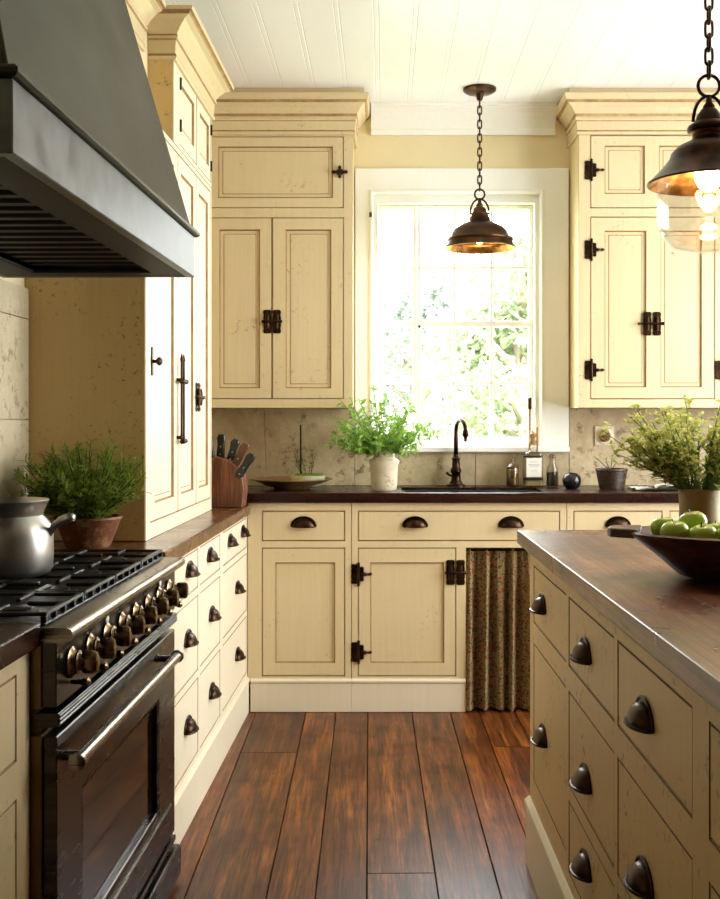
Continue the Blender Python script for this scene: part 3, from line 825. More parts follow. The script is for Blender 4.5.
# ------------------------------------------------------------------ the range
def kitchen_range():
    r = thing('range_cooker', L((RT0+RT1)/2, -.2, 0), 'dark steel range cooker with row of brass knobs and cast iron grates', 'range'); LEFT.append(r)
    t0, t1 = RT0, RT1
    mb = MB(ML); mb.box(t0, t1, -.425, .004, .03, .668); mb.box(t0, t1, -.425, .004, .712, .829); mb.box(t0+.004, t1-.004, -.425, -.006, .668, .712)
    for t in (t0+.04, t1-.04):
        for u in (-.38, -.06): mb.lathe([(.02, 0), (.02, .03)], (t, u, 0), 12)
    mb.build('body', [M['steel_brown']], r, bevel=.002)
    mb = MB(ML); mb.box(t0, t1, .004, .030, .716, .838); mb.build('control_panel', [M['steel_dark']], r, bevel=.002)
    mb = MB(ML); mb.box(t0-.001, t1+.001, -.006, .034, .682, .707)
    for z in (.688, .695, .702): mb.tube([(t0, .035, z), (t1, .035, z)], .0026, 6)
    mb.build('trim_rail', [M['steel_dark']], r, bevel=.0015)
    # cooktop with rounded nose
    pr = [(-.425, .830), (.044, .830), (.053, .833), (.058, .839), (.0595, .846), (.056, .853), (.048, .8565), (-.425, .8565)]
    mb = MB(ML); mb.rings([[(t0+.010, u, z) for u, z in pr], [(t1+.002, u, z) for u, z in pr]])
    mb.build('cooktop', [M['steel']], r, smooth='auto')
    mb = MB(ML); mb.box(t0+.035, t1-.02, -.400, .004, .8567, .860); mb.build('burner_tray', [M['cast']], r, bevel=.002)
    # door
    mb = MB(ML); win = (t0+.185, t1-.157, .235, .525)
    mb.plate((t0+.003, t1-.003, .130, .665), [win], .006, .030)
    rs = []
    for i, u in ((0, .030), (.010, .026), (.010, .012)):
        rs.append([(win[0]+i, u, win[2]+i), (win[1]-i, u, win[2]+i), (win[1]-i, u, win[3]-i), (win[0]+i, u, win[3]-i)])
    mb.rings(rs, True, False, False)
    dr = mb.build('oven_door', [M['steel_dark']], r, bevel=.002)
    mb = MB(ML); mb.box(win[0]-.004, win[1]+.004, .010, .015, win[2]-.004, win[3]+.004); mb.build('oven_window', [M['ovenglass']], dr)
    mb = MB(ML); mb.tube([(t0+.13, .064, .620), (t1-.010, .064, .620)], .0125, 14)
    for t in (t0+.13, t1-.010): mb.lathe([(.0125, -.008), (.016, -.004), (.016, .006), (.010, .010)], (t, .064, .620), 14, 0)
    for t in (t0+.16, t1-.045): mb.lathe([(.009, .028), (.009, .060)], (t, 0, .620), 10, 1)
    mb.build('oven_handle', [M['steel']], dr, smooth='auto')
    mb = MB(ML); mb.box(t0+.05, t1-.05, .0305, .0335, .213, .217); mb.build('trim_strip', [M['steel']], dr)
    pr = [(.006, .012), (.040, .012), (.047, .018), (.047, .088), (.040, .095), (.006, .095)]
    mb = MB(ML); mb.rings([[(t0+.002, u, z) for u, z in pr], [(t1-.002, u, z) for u, z in pr]]); mb.build('warming_drawer', [M['steel_dark']], r, bevel=.002)
    mb = MB(ML); mb.box(t0+.002, t1-.002, .006, .0335, .106, .120); mb.build('toe_rail', [M['steel_dark']], r, bevel=.002)
    # knobs
    for k in range(8):
        t = t1-.075-k*.117; z = .780
        mb = MB(ML); mb.lathe([(.029, .030), (.029, .035), (.024, .038), (.021, .044), (.022, .048), (.014, .052), (.011, .060)], (t, 0, z), 20, 1)
        mb.lathe([(.010, .050), (.019, .054), (.021, .060), (.021, .076), (.018, .081), (.010, .083)], (t, 0, z), 20, 1, sy=.50)
        mb.lathe([(.004, .032), (.0045, .050), (.008, .056), (.0085, .064), (.004, .068)], (t, 0, z-.036), 10, 1)
        mb.build('knob', [M['nickel']], r, smooth='auto')
    for t in (t1-.31, t1-.79):
        mb = MB(ML); mb.lathe([(.009, .030), (.009, .034), (.006, .036)], (t, 0, .815), 12, 1); mb.build('indicator', [M['label']], r, smooth='auto')
    # grates: four cast sections
    w = (t1-t0-.05)/4; u0, u1 = -.395, .006; zt = .880; h = .007; b = .011
    for k in range(4):
        a0 = t0+.035+k*w+.003; a1 = a0+w-.006; mb = MB(ML); um = (u0+u1)/2
        for u in (u0, um-b/2, u1-b): mb.box(a0, a1, u, u+b, zt-h, zt)
        for a in (a0, a1-b): mb.box(a, a+b, u0, u1, zt-h, zt)
        n = 5
        for i in range(n):
            a = a0+(a1-a0-b*.8)*i/(n-1); mb.box(a, a+b*.8, u1-b, u1, .8605, zt-h+.001)
            mb.box(a, a+b*.8, u0, u0+b, .8605, zt-h+.001)
        for c in ((u0+um)/2, (um+u1)/2):
            am = (a0+a1)/2
            for dx, du in ((1, 0), (-1, 0), (0, 1), (0, -1)):
                if dx: mb.box(am+dx*.028, am+dx*(a1-a0)/2*.98, c-b/2, c+b/2, zt-h, zt+.001) if dx > 0 else mb.box(a0, am-.028, c-b/2, c+b/2, zt-h, zt+.001)
                else:
                    e0, e1 = sorted((c+du*.028, c+du*.097)); mb.box(am-b/2, am+b/2, e0, e1, zt-h, zt+.001)
        mb.build('grate', [M['cast']], r, bevel=.0025, seg=2)
        for c in ((u0+um)/2, (um+u1)/2):
            mb = MB(ML); mb.lathe([(.048, .860), (.048, .864), (.034, .865), (.034, .869), (.030, .871)], ((a0+a1)/2, c, 0), 20); mb.build('burner', [M['iron']], r, smooth='auto')
kitchen_range()

def hood():
    t0, t1 = 1.605, 2.96; u1 = .078
    r = thing('range_hood', L((t0+t1)/2, -.2, 1.6), 'large blackened steel range hood with flared canopy over the cooker', 'hood'); LEFT.append(r)
    P = Matrix(((1, 0, 0, 0), (0, 0, 1, 0), (0, 1, 0, 0), (0, 0, 0, 1)))
    mb = MB(ML @ P); mb.plate((t0, t1, -.44, u1), [(t0+.022, t1-.022, -.42, u1-.022)], 1.60, 1.708); mb.build('band', [M['hood_band']], r, bevel=.002)
    mb = MB(ML @ P); mb.plate((t0+.0225, t1-.0225, -.4195, u1-.0225), [(t0+.08, t1-.12, -.33, u1-.10)], 1.602, 1.612); mb.build('underside', [M['hood_in']], r, bevel=.002)
    mb = MB(ML); mb.box(t0+.07, t1-.11, -.34, u1-.09, 1.650, 1.655)
    n = 16
    for i in range(n):
        t = t0+.085+(t1-t0-.21)*i/n; mb.box(t, t+.03, -.33, u1-.10, 1.620, 1.650)
    mb.build('filter', [M['hood_in']], r, bevel=.002)
    mb = MB(ML)
    pr = [(-.01, 1.708), (.006, 1.708), (.012, 1.713), (.012, 1.720), (.006, 1.726), (-.03, 1.726)]
    mb.X = Matrix.Identity(4)
    mb.sweep([W2(t1, -.44), W2(t1, u1), W2(t0, u1), W2(t0, -.44)], pr); mb.build('ledge', [M['hood']], r, bevel=.001)
    mb = MB(ML)
    def ring(z, u, a, b): return [(a, -.44, z), (b, -.44, z), (b, u, z), (a, u, z)]
    rs = []
    for i in range(9):
        f = i/8; z = 1.727+f*.85; u = .070-.245*f; rs.append(ring(z, u, t0+.004+.012*f, t1-.004-.30*f))
    mb.rings(rs); mb.build('canopy', [M['hood']], r, bevel=.002)
hood()

# ------------------------------------------------------------------ island
def island():
    t1 = 2.02
    ops = []
    cols = ((.066, .5376), (.574, 1.013), (1.043, 1.485), (1.559, 1.98))
    for i, (a, b) in enumerate(cols):
        m = (a+b)/2-.03
        ops.append(dict(k='drawer', r=(a, b, .676, .828), pull=[(m+(-.06 if i == 0 else 0), .748)]))
        if i == 0: ops.append(dict(k='drawer', r=(a, b, .255, .620), pull=[(.23, .42)]))
        else:
            ops.append(dict(k='drawer', r=(a, b, .412, .620), pull=[(m, .49)])); ops.append(dict(k='drawer', r=(a, b, .22, .378), pull=[(m, .315)]))
    r = cabinet('kitchen_island', 'distressed cream island with bronze cup pulls on its drawers', 'island', MIS, -PI/2, (0, t1, .02, .876), .74, ops, 'cream_worn', (.80, 1.95, 0), gl='glaze_dark', frame_rect=(0, t1, .10, .876))
    ISL.append(r)
    X = MIS
    pr = [(-.02, .001), (.010, .001), (.010, .158), (.014, .163), (.013, .176), (.003, .188), (-.02, .188)]
    mb = MB(); mb.sweep([(1.14, 2.9605), (.3995, 2.9605), (.3995, .94)], pr)
    mb.build('plinth', [M['cream_pale']], r, bevel=.001)
    mb = MB(); mb.box(.368, 1.20, .90, 2.99, .8765, .914)
    o = mb.build('island_countertop', [M['island_top']], bevel=.003, seg=2)
    ISL.append(tag(o, 'worn brown plank top of the kitchen island', 'countertop'))
island()

# ------------------------------------------------------------------ pendants
def chain(mb, x, y, z0, z1, ll, w, r):
    n = max(1, round((z1-z0)/(ll*.74))); st = (z1-z0)/n
    for k in range(n):
        zc = z0+st*(k+.5); hl = st*.5+r*1.4; pts = []
        for i in range(14):
            a = 2*PI*i/14; px = w*math.cos(a); pz = (hl-w)*(1 if math.sin(a) > 1e-6 else -1 if math.sin(a) < -1e-6 else 0)+w*math.sin(a)
            pts.append((x+px, y, zc+pz) if k % 2 else (x, y+px, zc+pz))
        mb.tube(pts, r, 6, True)

def pendant(name, base, R, label, zr, glass, group=None):
    x, y = base; k = R/.144
    r = thing(name, (x, y, ZC), label, 'lamp', None)
    mb = MB(); mb.lathe([(.072, ZC-.0005), (.072, ZC-.010), (.060, ZC-.018), (.018, ZC-.022), (.014, ZC-.045), (.010, ZC-.052)], (x, y, 0), 28); mb.build('canopy', [M['bronze_lamp']], r, smooth='auto')
    if not glass:
        pr = [(.015, .167), (.024, .160), (.030, .146), (.036, .140), (.036, .130), (.043, .120), (.043, .108), (.072, .096), (.096, .083), (.112, .066), (.124, .044), (.134, .038), (.134, .031), (.131, .028), (.139, .012), (.145, .004), (.144, 0)]
    else:
        pr = [(.018, .179), (.028, .165), (.033, .149), (.048, .140), (.051, .134), (.050, .127), (.038, .120), (.039, .110), (.045, .104), (.074, .090), (.080, .084), (.089, .074), (.092, .062), (.106, .044), (.122, .026), (.138, .010), (.146, .004), (.144, 0)]
    top = pr[0][1]*k
    inn = [(max(.004, q-.006), z-.004) for q, z in pr][::-1]
    inn[0] = (pr[-1][0]-.004, 0)
    P = [(q*k, zr+z*k) for q, z in pr]+[(q*k, zr+z*k) for q, z in inn]
    mis = [0]*(len(pr)-1)+[1]*(len(inn))
    mb = MB(); mb.lathe(P, (x, y, 0), 44, cap0=True, cap1=True, mis=mis); mb.build('shade', [M['bronze_lamp'], M['copper_in']], r, smooth='auto')
    # bail and ring
    zt = zr+top; mb = MB()
    pts = [(x+.036*k*1.05*math.cos(a), y, zt-.03*k+.062*k*math.sin(a)) for a in [PI*i/14 for i in range(15)]]
    mb.tube(pts, .0042*k, 7); mb.lathe([(.012*k, zt-.004), (.015*k, zt+.006*k), (.008*k, zt+.016*k), (.006*k, zt+.03*k)], (x, y, 0), 12)
    rr = (.020 if not glass else .026)*k
    rz = zt+.030*k+rr
    mb.tube([(x+rr*math.cos(2*PI*i/18), y, rz+rr*math.sin(2*PI*i/18)) for i in range(18)], .0042*k, 7, True)
    mb.build('hanging_ring', [M['bronze_lamp']], r, smooth=True)
    mb = MB(); chain(mb, x, y, rz+rr-.004, ZC-.05, .042, .0085, .0032); mb.build('chain', [M['bronze_lamp']], r, smooth=True)
    # bulb
    zb = zr+(.045 if not glass else .024)*k
    mb = MB(); s = 1.0 if glass else .8
    bp = [(.006, .045), (.014, .04), (.016, .03), (.024, .012), (.031, -.008), (.031, -.022), (.024, -.038), (.012, -.048), (.001, -.051)]
    mb.lathe([(q*s, zb+z*s+.01) for q, z in bp], (x, y, 0), 20); b = mb.build('bulb', [M['filament' if glass else 'bulb_dim']], r, smooth=True)
    mb = MB(); mb.lathe([(.016, zb+.045*s), (.018, zb+.06*s), (.018, zr+top*.8), (.010, zr+top*.85)], (x, y, 0), 14); mb.build('socket', [M['bronze']], r, smooth='auto')
    if glass:
        gp = [(.100, .046), (.119, .020), (.121, .0), (.121, -.085), (.117, -.110), (.104, -.135), (.082, -.151), (.05, -.160), (.001, -.163)]
        gi = [(q-.003 if q > .01 else q, z+.003) for q, z in gp][::-1]
        mb = MB(); mb.lathe([(q*k, zr+z*k) for q, z in gp]+[(q*k, zr+z*k) for q, z in gi], (x, y, 0), 44, cap0=False, cap1=False); mb.build('glass_globe', [M['glass']], r, smooth='auto')
        mb = MB(); mb.lathe([(.004, zb-.042), (.016, zb-.046), (.017, zb-.052), (.006, zb-.056)], (x, y, 0), 14); mb.build('bulb_cap', [M['nickel']], r, smooth='auto')
pendant('pendant_lamp', (.418, 4.72), .157, 'small bronze dome pendant lamp hanging on a chain before the window', 1.966, False)
pendant('pendant_lamp', (.752, 2.50), .139, 'bronze pendant lamp with clear glass globe and lit bulb above the island', 1.765, True)

# ------------------------------------------------------------------ plants
def curve(p, d, ln, droop, n=6, rnd=None, wob=.15):
    pts = [Vector(p)]; d = Vector(d).normalized()
    for i in range(n):
        d = (d+Vector((0, 0, -droop/n))+Vector((rnd.uniform(-wob, wob), rnd.uniform(-wob, wob), rnd.uniform(-wob, wob)))*.5).normalized()
        pts.append(pts[-1]+d*ln/n)
    return pts

def potted(name, c, label, pot_prof, pot_mat, soil_z, soil_r, cat='plant'):
    r = thing(name, c, label, cat)
    mb = MB(); mb.lathe(pot_prof, c, 36, cap0=True, cap1=True); mb.build('pot', [pot_mat], r, smooth='auto')
    mb = MB(); mb.lathe([(soil_r, soil_z-.006), (soil_r, soil_z), (.001, soil_z+.004)], c, 24); mb.build('soil', [M['soil']], r)
    return r

def fern():
    rnd = random.Random(21)
    b = L(1.527, -.232, .8675)
    pr = [(.056, 0), (.060, .004), (.088, .076), (.092, .080), (.092, .086), (.084, .086), (.080, .075), (.058, .02)]
    r = potted('potted_fern', b, 'bushy dark green fern in a wide terracotta bowl beside the range', pr, M['terra'], .076, .079); LEFT.append(r)
    st, lf = MB(), MB()
    for k in range(210):
        a = rnd.uniform(0, 2*PI); q = rnd.random()**.6; el = 1.45-1.02*q+rnd.uniform(-.12, .12)
        sx, sy = math.cos(a), math.sin(a)
        ln = rnd.uniform(.13, .225)
        fy = .46 if sy > 0 else .8
        d = Vector((sx*math.cos(el)*1.12, sy*math.cos(el)*fy, math.sin(el)))
        p0 = Vector((b.x+sx*.05*q, b.y+sy*.05*q, b.z+.078))
        pts = curve(p0, d, ln, .25, 6, rnd, .22)
        if pts[-1].x < b.x-.19 or pts[-1].x > b.x+.155 or max(p.y for p in pts) > b.y+.11: continue
        st.tube(pts, [.0016]*6+[.0008], 4)
        for i in range(1, len(pts)):
            for s in (-1, 1):
                for rep in range(2):
                    base = pts[i-1].lerp(pts[i], rnd.random()); ax = (pts[i]-pts[i-1]).normalized()
                    sd = ax.orthogonal(); sd.rotate(Matrix.Rotation(rnd.uniform(0, 6.28), 3, ax))
                    td = (ax*.75+sd*.9+Vector((0, 0, .25))).normalized(); tl = rnd.uniform(.018, .036)*(1-.08*i)
                    for j in range(4):
                        bp = base+td*tl*(j+.6)/4
                        for s2 in (-1, 1):
                            ld = (td*.9+td.cross(Vector((0, 0, 1)))*s2*.9+Vector((0, 0, rnd.uniform(-.1, .4)))).normalized()
                            lf.leaf(bp, ld, rnd.uniform(.008, .013), .0042)
                    lf.leaf(base+td*tl, td, .012, .004)
    st.build('stems', [M['fern_stem']], r); lf.build('foliage', [M['fern']], r, recalc=False)
fern()

def crock_plant():
    rnd = random.Random(5); c = Vector((.0, 4.655, .9145))
    pr = [(.050, 0), (.054, .004), (.057, .03), (.060, .11), (.066, .118), (.066, .126), (.058, .134), (.046, .142), (.045, .158), (.049, .162), (.049, .168), (.042, .168), (.039, .15), (.044, .12), (.05, .02)]
    r = potted('potted_shrub', c, 'leafy bright green plant in a cream stoneware crock left of the sink', pr, M['crock'], .150, .038)
    st, lf = MB(), MB(); leafs = 0
    for k in range(64):
        a = rnd.uniform(0, 2*PI); q = rnd.random()**.55; el = 1.5-1.1*q
        sx, sy = math.cos(a), math.sin(a); ln = rnd.uniform(.15, .265)*(.75+.38*math.sin(el))
        if sx > .75 and rnd.random() < .6: ln = .23; el = .35
        d = Vector((sx*math.cos(el), sy*math.cos(el)*.75, math.sin(el)))
        pts = curve(c+Vector((sx*.02, sy*.02, .15)), d, ln, .30, 7, rnd, .2)
        st.tube(pts, [.0022]*5+[.0014]*3, 5)
        for i in range(2, len(pts)):
            ax = (pts[i]-pts[i-1]).normalized()
            for s in range(3):
                sd = ax.orthogonal(); sd.rotate(Matrix.Rotation(rnd.uniform(0, 6.28), 3, ax))
                ld = (ax*.5+sd+Vector((0, 0, .1))).normalized(); L_ = rnd.uniform(.024, .040)
                lf.leaf(pts[i-1].lerp(pts[i], rnd.random()), ld, L_, L_*.52, Vector((rnd.uniform(-.5, .5), -.6, 1)))
        lf.leaf(pts[-1], (pts[-1]-pts[-2]), .03, .014)
    st.build('stems', [M['stem']], r); lf.build('foliage', [M['bright_leaf']], r, recalc=False)
crock_plant()

def vase_flowers():
    rnd = random.Random(14); c = Vector((.797, 2.735, .9145))
    r = thing('flower_vase', c, 'olive stoneware jar of yellow green blossom stems on the island', 'vase'); ISL.append(r)
    mb = MB(); mb.lathe([(.045, 0), (.049, .004), (.051, .03), (.050, .09), (.052, .12), (.053, .129), (.049, .131), (.046, .122), (.046, .01)], c, 32); mb.build('jar', [M['vase']], r, smooth='auto')
    st, lf, bl = MB(), MB(), MB()
    for k in range(46):
        a = rnd.uniform(0, 2*PI); q = rnd.random()**.6; el = 1.5-.85*q
        sx, sy = math.cos(a), math.sin(a); ln = rnd.uniform(.17, .285)
        if k < 5: sx, sy, el, ln = -.97, rnd.uniform(-.3, .1), .62+.14*k, .215
        d = Vector((sx*math.cos(el), sy*math.cos(el)*.8, math.sin(el)))
        pts = curve(c+Vector((sx*.025, sy*.025, .11)), d, ln, .12, 8, rnd, .14)
        st.tube(pts, [.0022]*6+[.0014]*3, 5)
        for i in range(1, 9):
            ax = (pts[i]-pts[i-1]).normalized()
            if i < 6:
                for s in range(3):
                    sd = ax.orthogonal(); sd.rotate(Matrix.Rotation(rnd.uniform(0, 6.28), 3, ax))
                    lf.leaf(pts[i-1].lerp(pts[i], rnd.random()), (ax+sd*.6), rnd.uniform(.025, .05), .008)
            if i >= 3:
                for s in range(4 if i > 4 else 2):
                    sd = ax.orthogonal(); sd.rotate(Matrix.Rotation(rnd.uniform(0, 6.28), 3, ax))
                    p = pts[i-1].lerp(pts[i], rnd.random()); e = p+(ax*.4+sd).normalized()*rnd.uniform(.008, .02)
                    for j in range(6):
                        pd = Vector((rnd.uniform(-1, 1), rnd.uniform(-1, 1), rnd.uniform(-.3, 1)))
                        bl.leaf(e, pd, rnd.uniform(.010, .017), .011)
        for j in range(6): bl.leaf(pts[-1], Vector((rnd.uniform(-1, 1), rnd.uniform(-1, 1), rnd.uniform(0, 1))), .014, .008)
    st.build('stems', [M['stem']], r); lf.build('leaves', [M['dark_leaf']], r, recalc=False); bl.build('blossoms', [M['blossom']], r, recalc=False)
vase_flowers()

# ------------------------------------------------------------------ bowl of apples on the island
def dough_bowl():
    c = Vector((.760, 2.025, .9145)); c.x += .016; r = thing('dough_bowl', c, 'long dark wooden dough bowl with end handle holding green apples', 'bowl'); ISL.append(r)
    def oval(ax, ay, z, n=40, sq=2.6):
        o = []
        for i in range(n):
            a = 2*PI*i/n; ca, sa = math.cos(a), math.sin(a)
            o.append((c.x+ax*math.copysign(abs(ca)**(2/sq), ca), c.y+ay*math.copysign(abs(sa)**(2/sq), sa), c.z+z))
        return o
    mb = MB()
    prof = [(.20, .070, 0), (.228, .088, .008), (.272, .118, .046), (.318, .146, .080), (.322, .149, .087), (.316, .144, .090), (.305, .136, .086), (.270, .112, .062), (.235, .088, .046), (.19, .06, .042)]
    mb.rings([oval(*p) for p in prof]); mb.build('body', [M['bowl']], r, smooth='auto')
    for s in (-1, 1):
        mb = MB(); x0 = c.x+s*.300; ring = []
        sec = [(-.045, .072), (.045, .072), (.045, .090), (-.045, .090)]
        rs = []
        for d, w in ((0, 1.2), (.02, 1.05), (.04, .9), (.055, .7), (.062, .35)):
            rs.append([(x0+s*d, c.y+y*w, c.z+z+.004) for y, z in sec])
        mb.rings(rs); mb.build('handle', [M['bowl']], r, bevel=.004, seg=2)
    # apples
    R = .0275
    spots = [(-.222, .046, .066, 'leftmost in the front row, against the bowl rim'), (-.172, .026, .060, 'second from the left in the front row'),
             (-.127, .012, .060, 'third from the left in the front row, near the picture edge'), (-.226, .106, .070, 'half hidden at the far left end of the pile'),
             (-.172, .088, .080, 'highest on the pile, behind the first two front apples'), (-.128, .086, .058, 'peeking out low between the two rear humps of the pile'),
             (-.077, .055, .070, 'big one at the rear by the picture edge'), (-.068, -.008, .056, 'fourth from the left in the front row'),
             (-.014, .030, .058, 'behind the fifth front apple, right half of the bowl'), (-.006, -.034, .056, 'fifth from the left in the front row'), (.056, -.020, .056, 'farthest right in the bowl')]
    def apple_mesh():
        mb = MB(); n = 22; prof = [(.001, -.74), (.14, -.80), (.3, -.84), (.52, -.80), (.78, -.55), (.95, -.15), (1.0, .2), (.94, .52), (.74, .80), (.48, .93), (.26, .90), (.12, .78), (.001, .72)]
        mb.lathe([(q*R, (z+.84)*R*.93) for q, z in prof], (0, 0, 0), n, cap0=False, cap1=False)
        bmesh.ops.remove_doubles(mb.bm, verts=mb.bm.verts, dist=1e-4)
        a = proto(mb, [M['apple']])
        mb = MB(); mb.tube([(0, 0, .036), (.001, 0, .045), (.003, .001, .051)], [.0014, .0011, .0015], 6); s = proto(mb, [M['brownhandle']])
        return a, s
    am, sm = apple_mesh(); rnd = random.Random(3)
    for dx, dy, dz, w in spots:
        a = bpy.data.objects.new('apple', am); COL.objects.link(a)
        q = Vector((dx-.006, dy, dz-.002)); a.location = c+q; a.rotation_euler = (rnd.uniform(-.25, .25), rnd.uniform(-.25, .25), rnd.uniform(0, 6))
        sc = rnd.uniform(.93, 1.05); a.scale = (sc, sc, sc)
        tag(a, 'green apple '+w, 'apple', 'green apples in the dough bowl'); ISL.append(a); ORG[a.name] = a.location.copy()
        s = bpy.data.objects.new('stalk', sm); COL.objects.link(s); s.parent = a
dough_bowl()
bpy.data.objects['dough_bowl'].rotation_euler.z = -.32

# ------------------------------------------------------------------ things on the counters
def saucepan():
    b = L(2.150, -.226, .8815); x, y, z = b
    r = thing('stock_pot', b, 'dented silver aluminium pot with flared rim on the range grate', 'pot'); LEFT.append(r)
    pr = [(.078, 0), (.088, .004), (.094, .014), (.096, .05), (.096, .085), (.091, .108), (.080, .122), (.074, .130), (.076, .140), (.084, .158), (.087, .162), (.085, .164), (.080, .158), (.072, .140), (.070, .13), (.076, .12), (.088, .105), (.092, .085), (.092, .02), (.075, .006)]
    mb = MB(); mb.lathe(pr, b, 44); mb.build('body', [M['alu']], r, smooth='auto')
    mb = MB(); mb.tube([(x+.090, y-.004, z+.088), (x+.104, y-.006, z+.108), (x+.122, y-.01, z+.120), (x+.140, y-.014, z+.126), (x+.150, y-.016, z+.126)], [.007, .008, .010, .011, .007], 12); mb.build('handle', [M['alu']], r, smooth=True)
saucepan()

def knife_block():
    b = L(.13, -.078, .8675); x, y, z = b; r = thing('knife_block', b, 'slanted wooden knife block in the corner by the hutch', 'knife block'); LEFT.append(r)
    mb = MB(); w = .062; pr = [(-.074, 0), (.072, 0), (.080, .07), (.070, .150), (.020, .185), (-.035, .205), (-.074, .185)]
    mb.rings([[(x+q, y-w, z+h) for q, h in pr], [(x+q, y+w, z+h) for q, h in pr]]); mb.build('block', [M['knifeblock']], r, bevel=.003)
    tips = [(-.055, -.030, .160, -.10, 'blackplastic', 'black handled knife leftmost in the wooden block', .090), (-.022, -.010, .170, .05, 'blackplastic', 'black handled knife second from left in the block', .088),
            (.008, .026, .150, .28, 'blackplastic', 'stout black handled knife at the back of the block', .09), (.030, -.032, .128, .50, 'brownhandle', 'brown wooden handled knife leaning out of the block', .105),
            (.052, -.052, .095, .58, 'blackplastic', 'black handled knife lowest at the front right of the block', .10)]
    for dx, dy, dz, tl, mt, lab, ln in tips:
        p = Vector((x+dx, y+dy, z+dz+.022)); ln *= 1.15; d = Vector((math.sin(tl), -.05, math.cos(tl)))
        k = thing('knife', p, lab, 'knife', 'knives in the wooden block'); LEFT.append(k)
        mb = MB(); sd = d.cross(Vector((0, 1, 0))).normalized()
        def sec(q, a, bb): return [p+d*q+sd*a+Vector((0, bb, 0)), p+d*q-sd*a+Vector((0, bb, 0)), p+d*q-sd*a-Vector((0, bb, 0)), p+d*q+sd*a-Vector((0, bb, 0))]
        mb.rings([sec(0, .015, .010), sec(.02, .016, .0105), sec(ln*.6, .014, .0105), sec(ln*.85, .018, .0105), sec(ln, .012, .009)]); h = mb.build('handle', [M[mt]], k, bevel=.004, seg=2, smooth='auto')
        for q in (.02, .05):
            mb = MB(); c = p+d*q; mb.lathe([(.003, -.0100), (.003, -.0115)], c, 8, 1); mb.build('rivet', [M['alu']], h)
        mb = MB(); mb.rings([sec(-.07, .004, .0008), sec(-.05, .010, .001), sec(0, .011, .0012)]); mb.build('blade', [M['steel']], k)
knife_block()

def plate_and_dish():
    rnd = random.Random(8); c = Vector((-.409, 4.765, .9145))
    r = thing('serving_plate', c, 'wide shallow brown plate on the dark counter under the wall cabinet', 'plate')
    mb = MB(); mb.lathe([(.075, 0), (.080, .004), (.12, .018), (.165, .036), (.182, .041), (.183, .045), (.165, .041), (.12, .024), (.08, .010)], c, 44); mb.build('dish', [M['plate']], r, smooth='auto')
    d = Vector((-.315, 4.765, .9285)); d = Vector((-.335, 4.765, .9260))
    r = thing('planter_dish', d, 'low pale green dish of moss and sprigs sitting in the brown plate', 'planter')
    mb = MB(); mb.lathe([(.056, 0), (.060, .003), (.074, .030), (.076, .034), (.076, .046), (.070, .046), (.068, .032)], d, 32); mb.build('dish', [M['celadon']], r, smooth='auto')
    mb = MB(); mb.lathe([(.069, .038), (.066, .046), (.04, .052), (.001, .054)], d, 24)
    for k in range(260):
        a, q = rnd.uniform(0, 6.28), .068*math.sqrt(rnd.random()); mb.leaf(d+Vector((q*math.cos(a), q*math.sin(a), .048)), Vector((rnd.uniform(-1, 1), rnd.uniform(-1, 1), .8)), .010, .005)
    mb.build('moss', [M['moss']], r, recalc=False)
    st, lf = MB(), MB()
    for k in range(9):
        a = rnd.uniform(0, 6.28); pts = curve(d+Vector((.035*math.cos(a), .02*math.sin(a), .048)), (math.cos(a)*.4, math.sin(a)*.3, 1), rnd.uniform(.05, .11), .2, 5, rnd, .3); st.tube(pts, .0012, 4)
        for p in pts[1:]:
            for s in range(2): lf.leaf(p, Vector((rnd.uniform(-1, 1), rnd.uniform(-.5, .5), rnd.uniform(.2, 1))), .016, .006)
    st.build('stems', [M['sprig']], r); lf.build('leaves', [M['dark_leaf']], r, recalc=False)
    mb = MB(); p = d+Vector((-.032, .0, .048)); mb.tube([p, p+Vector((-.001, 0, .22)), p+Vector((-.001, 0, .222))], [.0038, .0034, .004], 8); mb.build('stake', [M['bronze']], r, smooth=True)
plate_and_dish()

